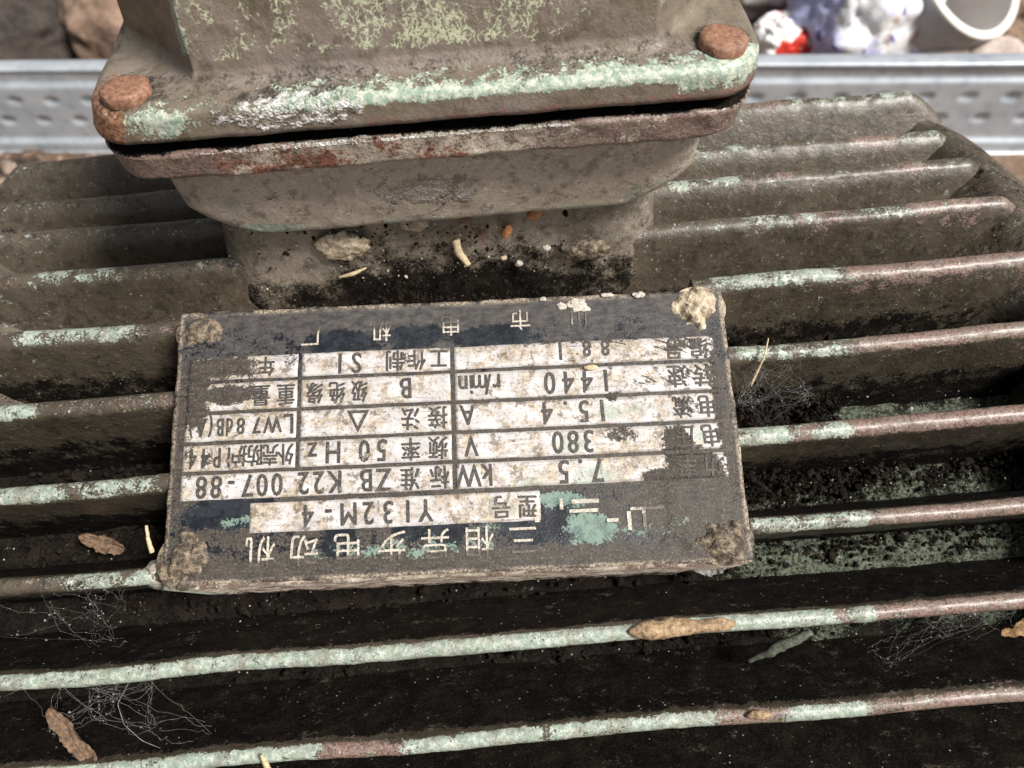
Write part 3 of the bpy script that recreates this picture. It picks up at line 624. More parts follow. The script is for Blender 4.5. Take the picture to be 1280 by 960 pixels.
# four rusty lid bolts in their corner hollows
def bolt(cx, cy, tilt, seed):
    prof = [(4.3, 204.4), (4.45, 205.4), (4.35, 206.3), (4.0, 206.75), (3.0, 206.95), (1.6, 207.0), (.02, 207.0)]
    k = 48; V = []
    for r, zz in prof:
        for i in range(k):
            a = 2 * math.pi * i / k
            V.append((cx + r * math.cos(a), cy + r * math.sin(a), zz + tilt * r * math.cos(a + 1)))
    V = np.array(V); V += (np.stack([fbm(V, 1.6, 3, seed + i) for i in range(3)], -1) - .5) * np.array([.9, .9, .7])
    return obj('lid_bolt', mesh_from('lid_bolt', V, [tuple(f) for f in grid_faces(len(prof), k, True)]), M_RUST, lid)
for i, (bx, by) in enumerate(((-65.2, -9.2), (43.0, -8.4), (43.2, YB - 5), (-65, YB - 5))): bolt(bx, by, .04 * (-1) ** i, 40 + i)

# ------------------------------------------------------------------ nameplate (own frame: x right, y up the picture, z off the plate)
PC = Vector((-13.09, -45.65, 143.41))
ex = Vector((119.92, -3.31, -2.64)).normalized(); ey = Vector((2.52, 54.71, 21.92)); ey = (ey - ex * ex.dot(ey)).normalized(); ez = ex.cross(ey)
PM = Matrix((ex, ey, ez)).transposed().to_4x4(); PM.translation = PC * MM
pad_me_attrs = None
def bend(V):
    V = np.array(V, float); Q = np.column_stack([V[:, 0], V[:, 1], np.full(len(V), 3.3)])
    V[:, 2] += (fbm(Q, 26, 2, 71) - .5) * .9 + (fbm(Q, 5, 2, 72) - .5) * .18
    return V
def slab(x0, x1, y0, y1, z0, z1, sx, sy, jag=0.0, rnd=.2, seed=0):
    """thin subdivided slab with uneven edges and a rounded top border"""
    nx = max(2, int((x1 - x0) / sx) + 1); ny = max(2, int((y1 - y0) / sy) + 1)
    X, Y = np.meshgrid(np.linspace(x0, x1, nx), np.linspace(y0, y1, ny), indexing='ij')
    T = np.stack([X, Y, np.full_like(X, z1)], -1)
    if jag:
        q = np.stack([X, Y, 0 * X + seed], -1)
        fxm = (X - x0) / (x1 - x0) * 2 - 1; fym = (Y - y0) / (y1 - y0) * 2 - 1
        T[..., 0] += (fbm(q, 3.0, 3, seed) - .5) * 2 * jag * np.abs(fxm) ** 8; T[..., 1] += (fbm(q, 3.0, 3, seed + 4) - .5) * 2 * jag * np.abs(fym) ** 8
    border = [(i, 0) for i in range(nx)] + [(nx - 1, j) for j in range(1, ny)] + [(i, ny - 1) for i in range(nx - 2, -1, -1)] + [(0, j) for j in range(ny - 2, 0, -1)]
    V = T.reshape(-1, 3).copy(); F = [tuple(f) for f in grid_faces(nx, ny)][:]
    F = [f[::-1] for f in F]
    bi = [int(i * ny + j) for i, j in border]; nb = len(bi)
    base = len(V); Bv = V[bi].copy(); Bv[:, 2] = z0
    V[bi, 2] -= rnd
    V = np.vstack([V, Bv]); F += [(bi[i], bi[(i + 1) % nb], base + (i + 1) % nb, base + i)[::-1] for i in range(nb)]
    F.append(tuple(base + i for i in range(nb)))
    return V, F

# pad cast on the barrel under the plate
V, F = slab(-60.6, 60.4, -30.1, 29.4, -34, -1.3, 1.0, 1.0, .45, .5, 5)
V = bend(V)
Vw = np.array([list(PM @ (Vector(v) * MM)) for v in V]) / MM
n = len(Vw); yy = V[:, 1]
obj('nameplate_pad', mesh_from('nameplate_pad', Vw, F, dict(mint=np.full(n, .12) + .8 * ((V[:, 0] < -57) & (yy < -24)), prim=.42 * (yy < -28) + .1, rust=np.full(n, .12) + .1 * (yy < -28), soil=.55 * sstep(-4, -9, V[:, 2]), wet_glint=np.full(n, .1), crust=np.zeros(n))), M_BOX, motor)
# rounded cast boss where the lowest fin runs into the pad
for (bx, by, k) in ((-62.6, -26.6, 7),):
    c = PM @ (Vector((bx, by, -5.6)) * MM) / MM
    o = lump('pad_boss', c, np.array([ex, ey, ez]), (3.6, 3.2, 4.0), .2, 3, 80 + k, mat=M_BOX, parent=motor)
    n = len(o.data.vertices)
    for a, v in dict(mint=.45 if by < 0 else .3, prim=.15, rust=.15, soil=.1, wet_glint=.1, crust=0).items():
        at = o.data.attributes.new(a, 'FLOAT', 'POINT'); at.data.foreach_set('value', [v] * n)

plate = obj('nameplate', None)
bpy.data.objects.remove(plate)
def plate_shader(name, kind):
    """kind: field (black enamel), cell (bright panel), ink (black print), silver (raised characters). One dirt layout for all."""
    s = NT(name)
    sep = s.n.new('ShaderNodeSeparateXYZ'); s.l.new(s.p, sep.inputs[0]); X, Y = sep.outputs[0], sep.outputs[1]
    cmb = s.n.new('ShaderNodeCombineXYZ'); s.l.new(X, cmb.inputs[0]); s.l.new(Y, cmb.inputs[1]); s.p = cmb.outputs[0]
    big = s.noise(9, 4, .62); mid = s.noise(2.6, 5, .66, off=(4, 4, 4)); fine = s.noise(.5, 4, .62, off=(2, 7, 1)); tiny = s.noise(.3, 3, .7)
    edge_n = s.m('ADD', s.m('MULTIPLY', mid, .6), s.m('MULTIPLY', fine, .4))
    def blob(cx, cy, rx, ry, p=1.0):
        d = s.vlen(s.vmul(s.vadd(s.p, (-cx, -cy, 0)), (1 / rx, 1 / ry, 0)))
        return s.m('MULTIPLY', s.m('SUBTRACT', 1.45, d, clamp=True), p)
    def union(L):
        o = blob(*L[0])
        for q in L[1:]: o = s.m('MAXIMUM', o, blob(*q))
        return o
    def cut(x, amp=2.2, sharp=.07): return s.step(s.m('ADD', x, s.m('MULTIPLY', s.m('SUBTRACT', edge_n, .5), amp)), .5 - sharp, .5 + sharp)
    streak = s.noise(1.6, 6, .72, vec=s.vmul(s.p, (.6, 1.1, 1)))
    GR = s.mix(s.step(s.m('ADD', s.m('MULTIPLY', fine, .5), s.m('MULTIPLY', streak, .5)), .38, .64), (0.020, 0.0165, 0.0135), (0.074, 0.060, 0.049))
    GR = s.mix(s.m('MULTIPLY', s.step(mid, .52, .66), .6), GR, (0.028, 0.022, 0.018))
    GR = s.mix(s.m('MULTIPLY', s.step(s.noise(.5, 5, .75, off=(8, 1, 2)), .56, .66), .6), GR, (0.27, 0.235, 0.19))
    thick = union([(50, -13, 7, 8), (52, -20, 9, 9), (47, -6, 3.2, 5), (-50, 16.4, 9, 3.2, .85), (-49, 10.2, 9, 2.6, .9), (-56, 11, 4, 9), (-56, -2, 1.6, 9, .5), (49, 17.5, 4, 2.2, .62), (57.5, 3, 2.4, 20, .8), (50, 3.2, 4, 2.6, .55), (50, 10, 3.5, 2.6, .45), (-52.5, -4, 3.0, 2.0, .5), (-50, 1.5, 4, 1.4, .35), (-35, 18, 4, 2.0, .5), (28, 18.6, 16, 1.0, .42), (36, -2.5, 4.5, 1.8, .62), (43, -11.5, 5, 2, .75), (-10, 17.3, 1.2, 4, .55), (34, 6, 2.0, 1.6, .5), (42, 9.5, 1.6, 1.3, .5)])
    thick = s.m('MAXIMUM', thick, s.m('MULTIPLY', s.step(big, .60, .78), .62))
    # curved wipe marks over the upper right panels
    d = s.vlen(s.vadd(s.p, (-27, 22, 0)))
    arcs = s.m('ABSOLUTE', s.m('SINE', s.m('MULTIPLY', s.m('ADD', d, s.m('MULTIPLY', mid, 1.5)), 2.1)))
    zone = s.m('MULTIPLY', s.m('MULTIPLY', s.step(Y, 6.0, 9.0), s.step(X, 14, 24)), s.step(d, 30, 33))
    wipe = s.m('MULTIPLY', zone, s.step(arcs, .42, .12))
    thickm = cut(s.m('ADD', thick, s.m('MULTIPLY', wipe, .36)))
    greens = cut(union([(29, -11, 5.5, 2.6, .85), (25, -4, 4, 2.4, .75), (34, 2.5, 4, 2, .75), (16, -12, 5, 1.6, .6), (41, 3.5, 4, 1.2, .6), (-24, 9, 5, 2.2, .38), (52.5, -3.5, 1.8, 2.2, .8), (-12, 8.5, 5, 1.5, .42), (8, -16.5, 5, 2, .45), (12, -17, 3, 1.5, .5), (-8, -17, 5, 2, .36)]), 3.4)
    stain = s.m('MULTIPLY', s.step(s.m('ADD', s.noise(3.4, 6, .72, off=(60, 2, 1)), s.m('MULTIPLY', union([(-48, 9, 13, 12, .9), (-50, -3, 9, 4, .6), (-20, 9, 14, 4, .5), (-38, -16.5, 7, 4, .7), (5, -16.5, 9, 4, .8), (38, -8, 10, 6, .8), (14, -10, 8, 3, .6), (30, 17, 26, 3, .6)]), .11)), .48, .60), s.step(fine, .32, .52))
    stainc = s.mix(s.step(s.noise(1.3, 4, .6, off=(2, 60, 1)), .4, .62), (0.19, 0.13, 0.072), (0.44, 0.36, 0.24))
    if kind == 'cell':
        c = s.mix(s.step(s.noise(5, 4), .35, .65), (0.44, 0.425, 0.43), (0.57, 0.55, 0.555))
        c = s.mix(s.m('MULTIPLY', s.step(streak, .42, .62), .35), c, (0.36, 0.32, 0.27))
        c = s.mix(s.m('MULTIPLY', stain, .8), c, stainc)
        c = s.mix(s.m('MULTIPLY', s.step(mid, .57, .63), .75), c, (0.115, 0.08, 0.052))
        lines = s.step(s.noise(.9, 4, .65, vec=s.vmul(s.vadd(s.p, (0, 0, 5)), (.12, 1.6, 1))), .58, .63)
        c = s.mix(s.m('MULTIPLY', s.m('MULTIPLY', lines, s.step(big, .42, .55)), .6), c, (0.20, 0.155, 0.115))
        c = s.mix(s.m('MULTIPLY', greens, s.mixf(s.step(mid, .38, .58), .95, .35)), c, s.mix(s.step(fine, .35, .65), (0.19, 0.25, 0.195), (0.34, 0.40, 0.325)))
        c = s.mix(s.m('MULTIPLY', s.step(s.noise(.42, 4, .65, off=(1, 1, 44)), .60, .66), .85), c, (0.07, 0.055, 0.04))
        c = s.mix(thickm, c, GR); rough = s.mixf(thickm, .42, .8)
    elif kind == 'ink':
        c = s.mix(s.step(fine, .40, .66), (0.022, 0.020, 0.019), (0.10, 0.085, 0.072)); c = s.mix(s.m('MULTIPLY', s.step(mid, .62, .68), .7), c, (0.36, 0.30, 0.22))
        c = s.mix(s.m('MULTIPLY', thickm, .82), c, GR); rough = .6
    elif kind == 'silver':
        c = s.mix(s.step(fine, .38, .62), (0.28, 0.24, 0.19), (0.60, 0.55, 0.47))
        c = s.mix(s.m('MULTIPLY', cut(s.m('ADD', .34, union([(48, -20, 8, 10, 1), (40, 24, 14, 5, .6), (-8, -27, 50, 1.6, .8), (-20, 26, 30, 2, .5)])), 1.8), .9), c, GR); rough = .5
    else:
        c = s.mix(s.step(mid, .4, .6), (0.008, 0.010, 0.014), (0.022, 0.026, 0.032))
        teal = cut(s.m('MULTIPLY', .92, union([(27.5, -22, 6, 3.4, .95), (22, -15.6, 6, 1.8, .8), (37, -22.5, 7, 1.6, .55), (45, -21, 5, 1.2, .4), (-10, -24, 26, 2.2, .46), (-44, -17, 8, 1.2, .5), (5, -20.5, 5, 1.2, .55)])), 2.8, .05)
        grime = cut(s.m('SUBTRACT', s.m('ADD', .58, s.m('MULTIPLY', union([(0, -28.5, 70, 3, .6), (52, -20, 12, 14, .6), (0, 27, 70, 3, .4), (0, 0, 60, 12, .35)]), 1.0)), union([(-46, -15.5, 9, 2.6, .85), (16, -19.5, 6, 4, 1.0), (22, -19, 4, 4.5, 1.0), (-24, -22, 3, 4, .6), (-2, -20.5, 3, 3, .7), (-10, -20, 3, 2, .6), (-24, 21, 6, 2.4, .8), (-8, 22, 6, 2.6, .75), (10, 21, 8, 2.2, .7), (40, -24.5, 5, 2, .3)])), 2.6, .10)
        g2 = s.mix(s.step(Y, 15, 19), GR, s.mix(s.step(streak, .35, .65), (0.021, 0.019, 0.0185), (0.070, 0.063, 0.060)))
        c = s.mix(grime, c, g2)
        c = s.mix(s.m('MULTIPLY', teal, s.step(fine, .30, .42)), c, s.mix(s.step(mid, .4, .6), (0.085, 0.135, 0.118), (0.165, 0.23, 0.19)))
        brd = s.m('MAXIMUM', s.step(s.m('ABSOLUTE', X), 58.8, 59.7), s.m('MAXIMUM', s.step(Y, -28.4, -29.2), s.step(Y, 28.0, 29.2)))
        brd = s.m('MULTIPLY', brd, s.step(s.m('ADD', s.m('MULTIPLY', big, .5), s.m('MULTIPLY', mid, .5)), .42, .56))
        c = s.mix(brd, c, s.mix(s.step(fine, .38, .64), (0.10, 0.072, 0.05), (0.42, 0.35, 0.27)))
        rough = s.mixf(grime, .28, .66)
        sc = s.step(s.noise(.35, 3, .6, vec=s.vmul(s.p, (.25, 1.6, 1))), .66, .72); c = s.mix(s.m('MULTIPLY', sc, .4), c, (0.33, 0.29, 0.24))
    h = s.m('ADD', s.m('MULTIPLY', fine, .5), s.m('MULTIPLY', thickm, .5)); h = s.m('ADD', h, s.m('MULTIPLY', mid, .4))
    s.m('ADD', h, s.m('MULTIPLY', tiny, .4)); s.bump(h, .6, .22)
    return s.out(c, rough, 0.0, .5)
MP = {k: plate_shader('nameplate_' + k, k) for k in ('field', 'cell', 'ink', 'silver')}
V, F = slab(-60, 60, -29.5, 29.5, -1.2, 0, .6, .6, .30, .04, 11)
plate = obj('nameplate', mesh_from('nameplate', bend(V), F), MP['field'], motor); plate.matrix_world = PM
ROWS = [19.2, 13.2, 6.3, -.35, -6.7, -12.85]
LW = .42
cells = []
for r in range(5):
    y1, y0 = ROWS[r] - LW, ROWS[r + 1] + LW
    cells.append((.45, 57.0, y0, y1))
    if r < 4: cells += [(-32.7, -.5, y0, y1), (-57.3, -33.6, y0, y1)]
    else: cells.append((-57.3, -.5, y0, y1))
cells.append((-42.6, 17.5, -19.6, -13.5))
for i, (x0, x1, y0, y1) in enumerate(cells):
    V, F = slab(x0, x1, y0, y1, -.05, .12, .7, .7, .14, .04, 100 + i)
    obj('data_panel', mesh_from('data_panel', bend(V), F), MP['cell'], plate)
# lettering: read with the plate turned half round, so every character is rotated 180 degrees
_gl = {}
def glyph(ch):
    if ch not in _gl:
        cu = bpy.data.curves.new('g', 'FONT'); cu.body = ch; cu.resolution_u = 3; cu.extrude = .03
        o = bpy.data.objects.new('g', cu); col.objects.link(o)
        me = bpy.data.meshes.new_from_object(o.evaluated_get(bpy.context.evaluated_depsgraph_get()))
        V = np.array([v.co[:] for v in me.vertices]); F = [tuple(p.vertices) for p in me.polygons]
        bpy.data.objects.remove(o); bpy.data.curves.remove(cu); bpy.data.meshes.remove(me); _gl[ch] = (V, F)
    return _gl[ch]
def lettering(body, xa, xb, y, h, mat='ink', sx=1.0, ya=None, z=.17, wob=0.0):
    """characters spread evenly from centre xa (first) to xb (last), cap height h"""
    g = Soup(); chars = list(body); n = len(chars)
    for i, ch in enumerate(chars):
        if ch == ' ': continue
        V, F = glyph(ch); V = V.copy()
        cjk = ord(ch) > 0x2E00
        em = h / .90 if cjk else h / .70
        V[:, 0] -= .5 if cjk else (V[:, 0].min() + V[:, 0].max()) / 2
        V[:, 1] -= .38 if cjk else .35
        V = V * np.array([em * sx, em, em]); 
        if wob:
            a = rng.uniform(-wob, wob); V[:, :2] = V[:, :2] @ np.array([[math.cos(a), math.sin(a)], [-math.sin(a), math.cos(a)]])
        x = xa + (xb - xa) * (i / max(1, n - 1)); yy = y + ((ya - y) * (i / max(1, n - 1)) if ya is not None else 0)
        V[:, 0] = -V[:, 0] + x; V[:, 1] = -V[:, 1] + yy; V[:, 2] = V[:, 2] * .5 + z
        g.add(V, F)
    if mat == 'ink':      # brush-thick strokes
        V0, F0 = np.vstack(g.V), list(g.F)
        for dx, dy in ((.13, .03), (-.05, .12)): g.add(V0 + np.array([dx, dy, .012 if dy < .1 else .02]), F0)
    me = mesh_from('lettering', bend(np.vstack(g.V)), g.F, None, False)
    return obj('lettering', me, MP[mat], plate)
for t in [
    ('型号', 14.8, 9.4, -16.7, 4.6), ('Y', -6.2, -6.2, -16.7, 4.7), ('132M', -9.9, -22.2, -16.7, 4.7), ('-4', -26.4, -30.6, -16.7, 4.7),
    ('功率', 54.2, 48.6, -9.9, 4.7), ('7.5', 29.8, 22.8, -9.9, 5.0), ('kW', 6.6, 2.9, -9.9, 4.7),
    ('电压', 54.2, 48.6, -3.5, 4.7), ('380', 28.4, 21.9, -3.6, 4.8), ('V', 3.6, 3.6, -3.6, 4.4),
    ('电流', 54.2, 48.8, 2.9, 4.7), ('15.4', 31.8, 20.0, 2.9, 4.8), ('A', 3.0, 3.0, 3.2, 4.4),
    ('转速', 54.0, 48.4, 9.8, 4.9), ('1440', 33.0, 20.9, 9.5, 4.9), ('r/min', 9.4, 2.2, 9.8, 4.5),
    ('编号', 53.8, 48.2, 16.0, 4.6), ('88', 33.4, 29.4, 16.9, 3.6), ('1', 23.6, 23.6, 16.6, 4.0),
    ('标准', -3.2, -9.4, -9.9, 4.7), ('ZB', -14.9, -18.6, -9.9, 4.7), ('K22', -25.3, -31.7, -9.9, 4.7), ('007', -37.2, -43.4, -9.9, 4.7), ('-88', -46.8, -53.0, -9.9, 4.7),
    ('频率', -3.4, -9.2, -3.6, 4.7), ('50', -15.3, -19.0, -3.6, 4.7), ('Hz', -25.6, -30.0, -3.6, 4.7),
    ('接法', -3.4, -9.2, 3.0, 4.7), ('△', -20.4, -20.4, 3.2, 4.2),
    ('B', -10.2, -10.2, 9.8, 4.6), ('级绝缘', -20.2, -29.8, 9.6, 4.6),
    ('工作制', -2.9, -12.6, 16.2, 4.5), ('S1', -20.8, -24.4, 16.0, 4.6),
    ('L', -35.2, -35.2, 3.0, 4.4), ('W78', -38.6, -45.4, 3.0, 3.6), ('dB(A)', -47.8, -56.0, 2.9, 3.9),
    ('外壳防护', -35.6, -45.4, -3.5, 4.4), ('IP44', -47.6, -55.2, -3.7, 4.3),
    ('重量', -36.0, -41.4, 9.6, 4.6), ('年月', -40.5, -50.0, 16.2, 4.2)]:
    lettering(*t, sx=.74 if ord(t[0][0]) < 256 and t[0] not in ('W78', 'dB(A)', 'IP44') else (.54 if t[0] in ('dB(A)', 'IP44') else (.72 if t[0] in ('W78', '外壳防护', '级绝缘', 'r/min') else .82)), wob=.03)
lettering('三相异步电动机', 13.6, -40.2, -23.6, 6.2, 'silver', .92, z=.16)
lettering('川', 28.2, 28.2, 24.6, 4.6, 'silver', .9, z=.12)
lettering('市电机厂', 15.2, -30.9, 24.4, 4.6, 'silver', .95, ya=22.6, z=.12)
g = Soup()    # worn maker's emblem: only a few raised strokes are left
for (x0, x1, y0, y1) in ((24.0, 29.6, -16.5, -15.7), (23.4, 29.4, -18.4, -17.7), (21.5, 22.2, -17.6, -15.4), (17.2, 16.2, -20, -17.6), (31, 33.4, -20.6, -19.9), (35.2, 36, -22.4, -18.6), (38.4, 39.1, -22, -18.2), (36, 43, -18.4, -17.8)):
    V, F = slab(min(x0, x1), max(x0, x1), y0, y1, 0, .22, .8, .8, 0, .03); g.add(bend(V), F)
obj('emblem', g.mesh('emblem', False), MP['silver'], plate)
for i, (rx, ry, rr) in enumerate(((-55.4, 25.2, 2.9), (54.8, 25.0, 2.9), (-55.6, -23.8, 2.9), (54.6, -25.0, 2.9))):
    k = 32; V = []; prof = [(rr, -.05), (rr * .95, .5), (rr * .7, 1.1), (rr * .35, 1.4), (.02, 1.5)]
    for r, z in prof:
        for j in range(k): V.append((rx + r * math.cos(2 * math.pi * j / k), ry + r * math.sin(2 * math.pi * j / k), z))
    V = bend(np.array(V)); V += (np.stack([fbm(V, 1.2, 3, 90 + i + q * 7) for q in range(3)], -1) - .5) * .5
    obj('rivet', mesh_from('rivet', V, [tuple(f) for f in grid_faces(len(prof), k, True)]), M_MUDD, plate)

# ------------------------------------------------------------------ what has collected on the motor
PA = np.array([ex, ey, ez])
def on_plate(x, y, z=0): return np.array(PM @ (Vector((x, y, z)) * MM)) / MM
for (px, py, sz, lab, mt, sd_) in [
    (54.6, 25.4, (5.0, 4.2, 2.0), 'cream lump of dried mud on the upper right rivet of the nameplate', M_MUD, 1),
    (54.6, -25.2, (5.0, 4.2, 1.7), 'brown and tan mud clump on the lower right rivet of the nameplate', M_MUDD, 2),
    (-55.8, -24.6, (4.6, 4.8, 1.7), 'grey-brown mud clump on the lower left rivet of the nameplate', M_MUDD, 3),
    (-54.8, 24.8, (5.0, 3.6, 1.1), 'flat brown mud smear on the upper left rivet of the nameplate', M_MUDD, 4)]:
    nr, na = 46, 120; rr = np.linspace(0, 1.25, nr)[:, None]; aa = np.linspace(0, 2 * math.pi, na, endpoint=False)[None]
    Xc = rr * np.cos(aa) * sz[0]; Yc = rr * np.sin(aa) * sz[1]; q = np.stack([Xc, Yc, 0 * Xc + sd_ * 11], -1)
    f = .98 - rr + 1.7 * (fbm(q, 2.8, 5, sd_ + 300) - .5)
    H = np.where(f > 0, np.minimum(f, .55) / .55 * (.75 + .5 * fbm(q, 1.6, 4, sd_ + 320)) * sz[2] * (.6 + .6 * np.clip(f, 0, 1)), -.5) - .06
    H[rr[:, 0] > 1.2] = -.5
    Vc = bend(np.stack([Xc + px, Yc + py, H], -1).reshape(-1, 3))
    Vc = np.array([PC[i] + Vc[:, 0] * ex[i] + Vc[:, 1] * ey[i] + Vc[:, 2] * ez[i] for i in range(3)]).T
    Fc = [tuple(q_) for q_ in grid_faces(nr, na, True)]
    tag(obj('mud_clump', mesh_from('mud_clump', Vc, [q_[::-1] for q_ in Fc]), mt), lab, 'mud clump', 'mud clumps on the nameplate corners')
for (px, py, sz, lab, sd_) in [(28.2, 27.2, (2.4, 1.5, .4), 'largest white dropping at the top edge of the nameplate', 5), (24.6, 27.2, (1.1, .9, .3), 'small white dropping left of the largest one on the nameplate top', 6), (41.8, 29.0, (1.4, .7, .4), 'pale cream crumb at the nameplate top edge near the mud lump', 7), (34.6, 29.2, (1.3, .5, .35), 'pale crumb midway along the nameplate top edge', 8), (20.6, 29.0, (.8, .5, .35), 'yellowish crumb at the top edge, left of the droppings', 9)]:
    tag(lump('bird_dropping' if 'dropping' in lab else 'crumb', on_plate(px, py, .4), PA, sz, .7, .9, sd_ + 20, 28, 40, M_CRUMB), lab, 'dropping' if 'dropping' in lab else 'crumb')
tag(lump('seed_husk', on_plate(30.0, 12.6, .5), PA, (1.5, .6, .45), .4, .8, 33, 18, 24, M_STRAW), 'tiny tan husk lying across the row line above the 4 of 1440', 'husk')

def fin_pt(k, x, dr=0.0, ds=0.0):
    th = theta(k); rt = RT + dr
    return np.array([x, rt * math.sin(th) + ds * math.cos(th), rt * math.cos(th) - ds * math.sin(th)])
def gap_pt(k, x, r, f=.5):
    th = theta(k) + (theta(k + 1) - theta(k)) * f; return np.array([x, r * math.sin(th), r * math.cos(th)])
def lumpy_tube(name, pts, rads, mat, amp=.2, seed=0, k=18, sub=10):
    pts = np.asarray(pts, float); n = (len(pts) - 1) * sub + 1; t = np.linspace(0, len(pts) - 1, n)
    Q = np.stack([np.interp(t, np.arange(len(pts)), pts[:, i]) for i in range(3)], 1)
    for _ in range(3): Q[1:-1] = (Q[:-2] + 2 * Q[1:-1] + Q[2:]) / 4
    r = np.interp(t, np.arange(len(pts)), rads)
    V, F = tube_geo(Q, r, k); c = np.repeat(Q, k, 0)
    V = c + (V - c) * (1 + amp * 2 * (fbm(V + seed * 9, max(rads) * 1.1, 3, seed) - .5))[:, None]
    return obj(name, mesh_from(name, V, F), mat)
c = [fin_pt(8, 19.5 + i * 2.4, .5, .6) for i in range(10)]
o = lumpy_tube('insect_cocoon', c, [.5, 1.6, 2.0, 2.1, 1.9, 1.6, 1.3, 1.4, 1.4, .5], M_COCOON, .42, 2, 28, 16)
tag(o, 'long tan insect cocoon stuck along the fin below the nameplate', 'cocoon')
nb = lambda x, z, y=1.8: np.array([x, y, z])
tag(lump('mud_nest', nb(20.0, 149.2, .6), np.eye(3), (6.0, 2.0, 3.0), .38, 1.5, 51, 44, 64, M_MUDD), 'oval crusted brown mud nest at the foot of the box neck', 'mud nest')
tag(lump('spider_nest', nb(-37, 155.4, 1.6), np.eye(3), (6.0, 1.4, 4.2), .5, 1.8, 52, 44, 64, M_MUD), 'torn cream nest of fluff stuck on the left of the box neck', 'nest')
tag(lump('nest_scrap', nb(-19.5, 160.0, 2.0), np.eye(3), (3.4, 1.0, 1.8), .5, 1.4, 53, 30, 40, M_MUD), 'small tan scrap of nest right of the cream nest', 'nest scrap')
tag(lump('insect_pupa', nb(8.6, 160.8, 1.6), np.array([[.8, 0, .6], [0, 1, 0], [-.6, 0, .8]]), (2.2, 1.3, 1.4), .2, 1.5, 54, 24, 32, M_PUPA), 'orange insect pupa stuck high under the box body', 'pupa', 'pupae on the box neck')
tag(lump('insect_pupa', nb(1.6, 156.0, 1.4), np.array([[.3, 0, .95], [0, 1, 0], [-.95, 0, .3]]), (2.0, 1.1, 1.2), .25, 1.5, 55, 24, 32, M_PUPA), 'orange-brown insect pupa hanging lower left of its twin', 'pupa', 'pupae on the box neck')
tag(lumpy_tube('pale_husk', [nb(-10.6, 154.5, 1.6), nb(-10.2, 151.4, .6), nb(-8.2, 148.2, -.6)], [1.0, 1.0, .7], M_STRAW, .2, 4), 'pale curved husk standing at the middle of the box neck foot', 'husk')
tag(lumpy_tube('straw', [nb(-39.6, 147.6, -.6), nb(-36, 148.6, -.9), nb(-32.6, 149.8, -.4)], [.25, .55, .2], M_STRAW, .1, 5), 'short pale straw lying below the cream nest', 'straw')
for (x, z, r, lab, sd_) in [(10.8, 150.8, 1.1, 'white crumb beside the mud nest on the box neck', 61), (4.0, 146.4, .95, 'white crumb lowest on the soil under the box neck', 62), (.4, 148.6, .8, 'tan crumb below the two orange pupae', 63)]:
    tag(lump('crumb', nb(x, z, .4), np.eye(3), (r, r * .8, r * .8), .4, .8, sd_, 18, 24, M_CRUMB if 'white' in lab else M_STRAW), lab, 'crumb')

# soil caked on the neck foot and in the gaps: uncountable grains
gs = Soup()
for i in range(1900):
    x = rng.normal(-14, 24)
    if not -58 < x < 36: continue
    z = 132 + abs(rng.normal(0, 4.0)) + 5 * vnoise(np.array([[x, 3., 0.]]), 9, 6)[0]
    if rng.random() < .12: z = rng.uniform(148, 164)
    if z > 164: continue
    gs.add(*grain_geo((x, 1.4 + .4 * rng.normal() - max(0, 146 - z) * .5, z), rng.gamma(1.5, .11) + .08))
for i in range(8000):          # (gap, x range, radius range) picked by weight
    k, x0, x1, h, fr = [(4, 46, 128, 7, .5), (4, 46, 75, 11, .6), (5, 46, 76, 15, .45), (5, 46, 76, 15, .45), (6, 46, 128, 6, .4), (6, 46, 85, 9, .4), (7, 46, 128, 4, .35), (8, -5, 128, 8, .3), (8, 20, 90, 9, .25), (3, 40, 120, 4, .6)][rng.integers(10)]
    x = rng.uniform(x0, x1); r = RR + 1 + h * rng.random() * (.4 + .9 * vnoise(np.array([[x, k * 9., 0.]]), 11, 4)[0])
    f = np.clip(rng.normal(fr, .16), .14, .86)
    gs.add(*grain_geo(gap_pt(k, x, r, f), rng.gamma(1.6, .16) + .1))
for i in range(900):
    k = [4, 5, 6, 7, 8, 9][rng.integers(6)]; x = rng.uniform(-110, 46) if k >= 7 else rng.uniform(-120, -74)
    gs.add(*grain_geo(gap_pt(k, x, RR + rng.uniform(.5, 2.5), rng.uniform(.15, .85)), rng.gamma(2, .22) + .15))
tag(obj('soil_debris', gs.mesh('soil_debris', False), M_SOIL), 'crumbly black soil caked between the fins and under the terminal box', 'soil', kind='stuff')
gs = Soup()      # pale bits: chaff, skins and flecks of old paint lying in the gaps
for i in range(420):
    k = [3, 4, 5, 6, 7, 8, 9][rng.integers(7)]; x = rng.uniform(46, 128) if rng.random() < .7 or k < 7 else rng.uniform(-90, 46)
    gs.add(*grain_geo(gap_pt(k, x, RR + rng.uniform(1.5, 9), rng.uniform(.2, .8)), rng.gamma(1.4, .07) + .05, .5))
for i in range(160):
    gs.add(*grain_geo((rng.normal(-8, 24), 1.6 + rng.normal() * .3, rng.uniform(142, 160)), rng.gamma(1.4, .08) + .05, .5))
tag(obj('pale_chaff', gs.mesh('pale_chaff', False), M_CRUMB), 'tiny pale chaff and paint flecks lying on the soil', 'chaff', kind='stuff')

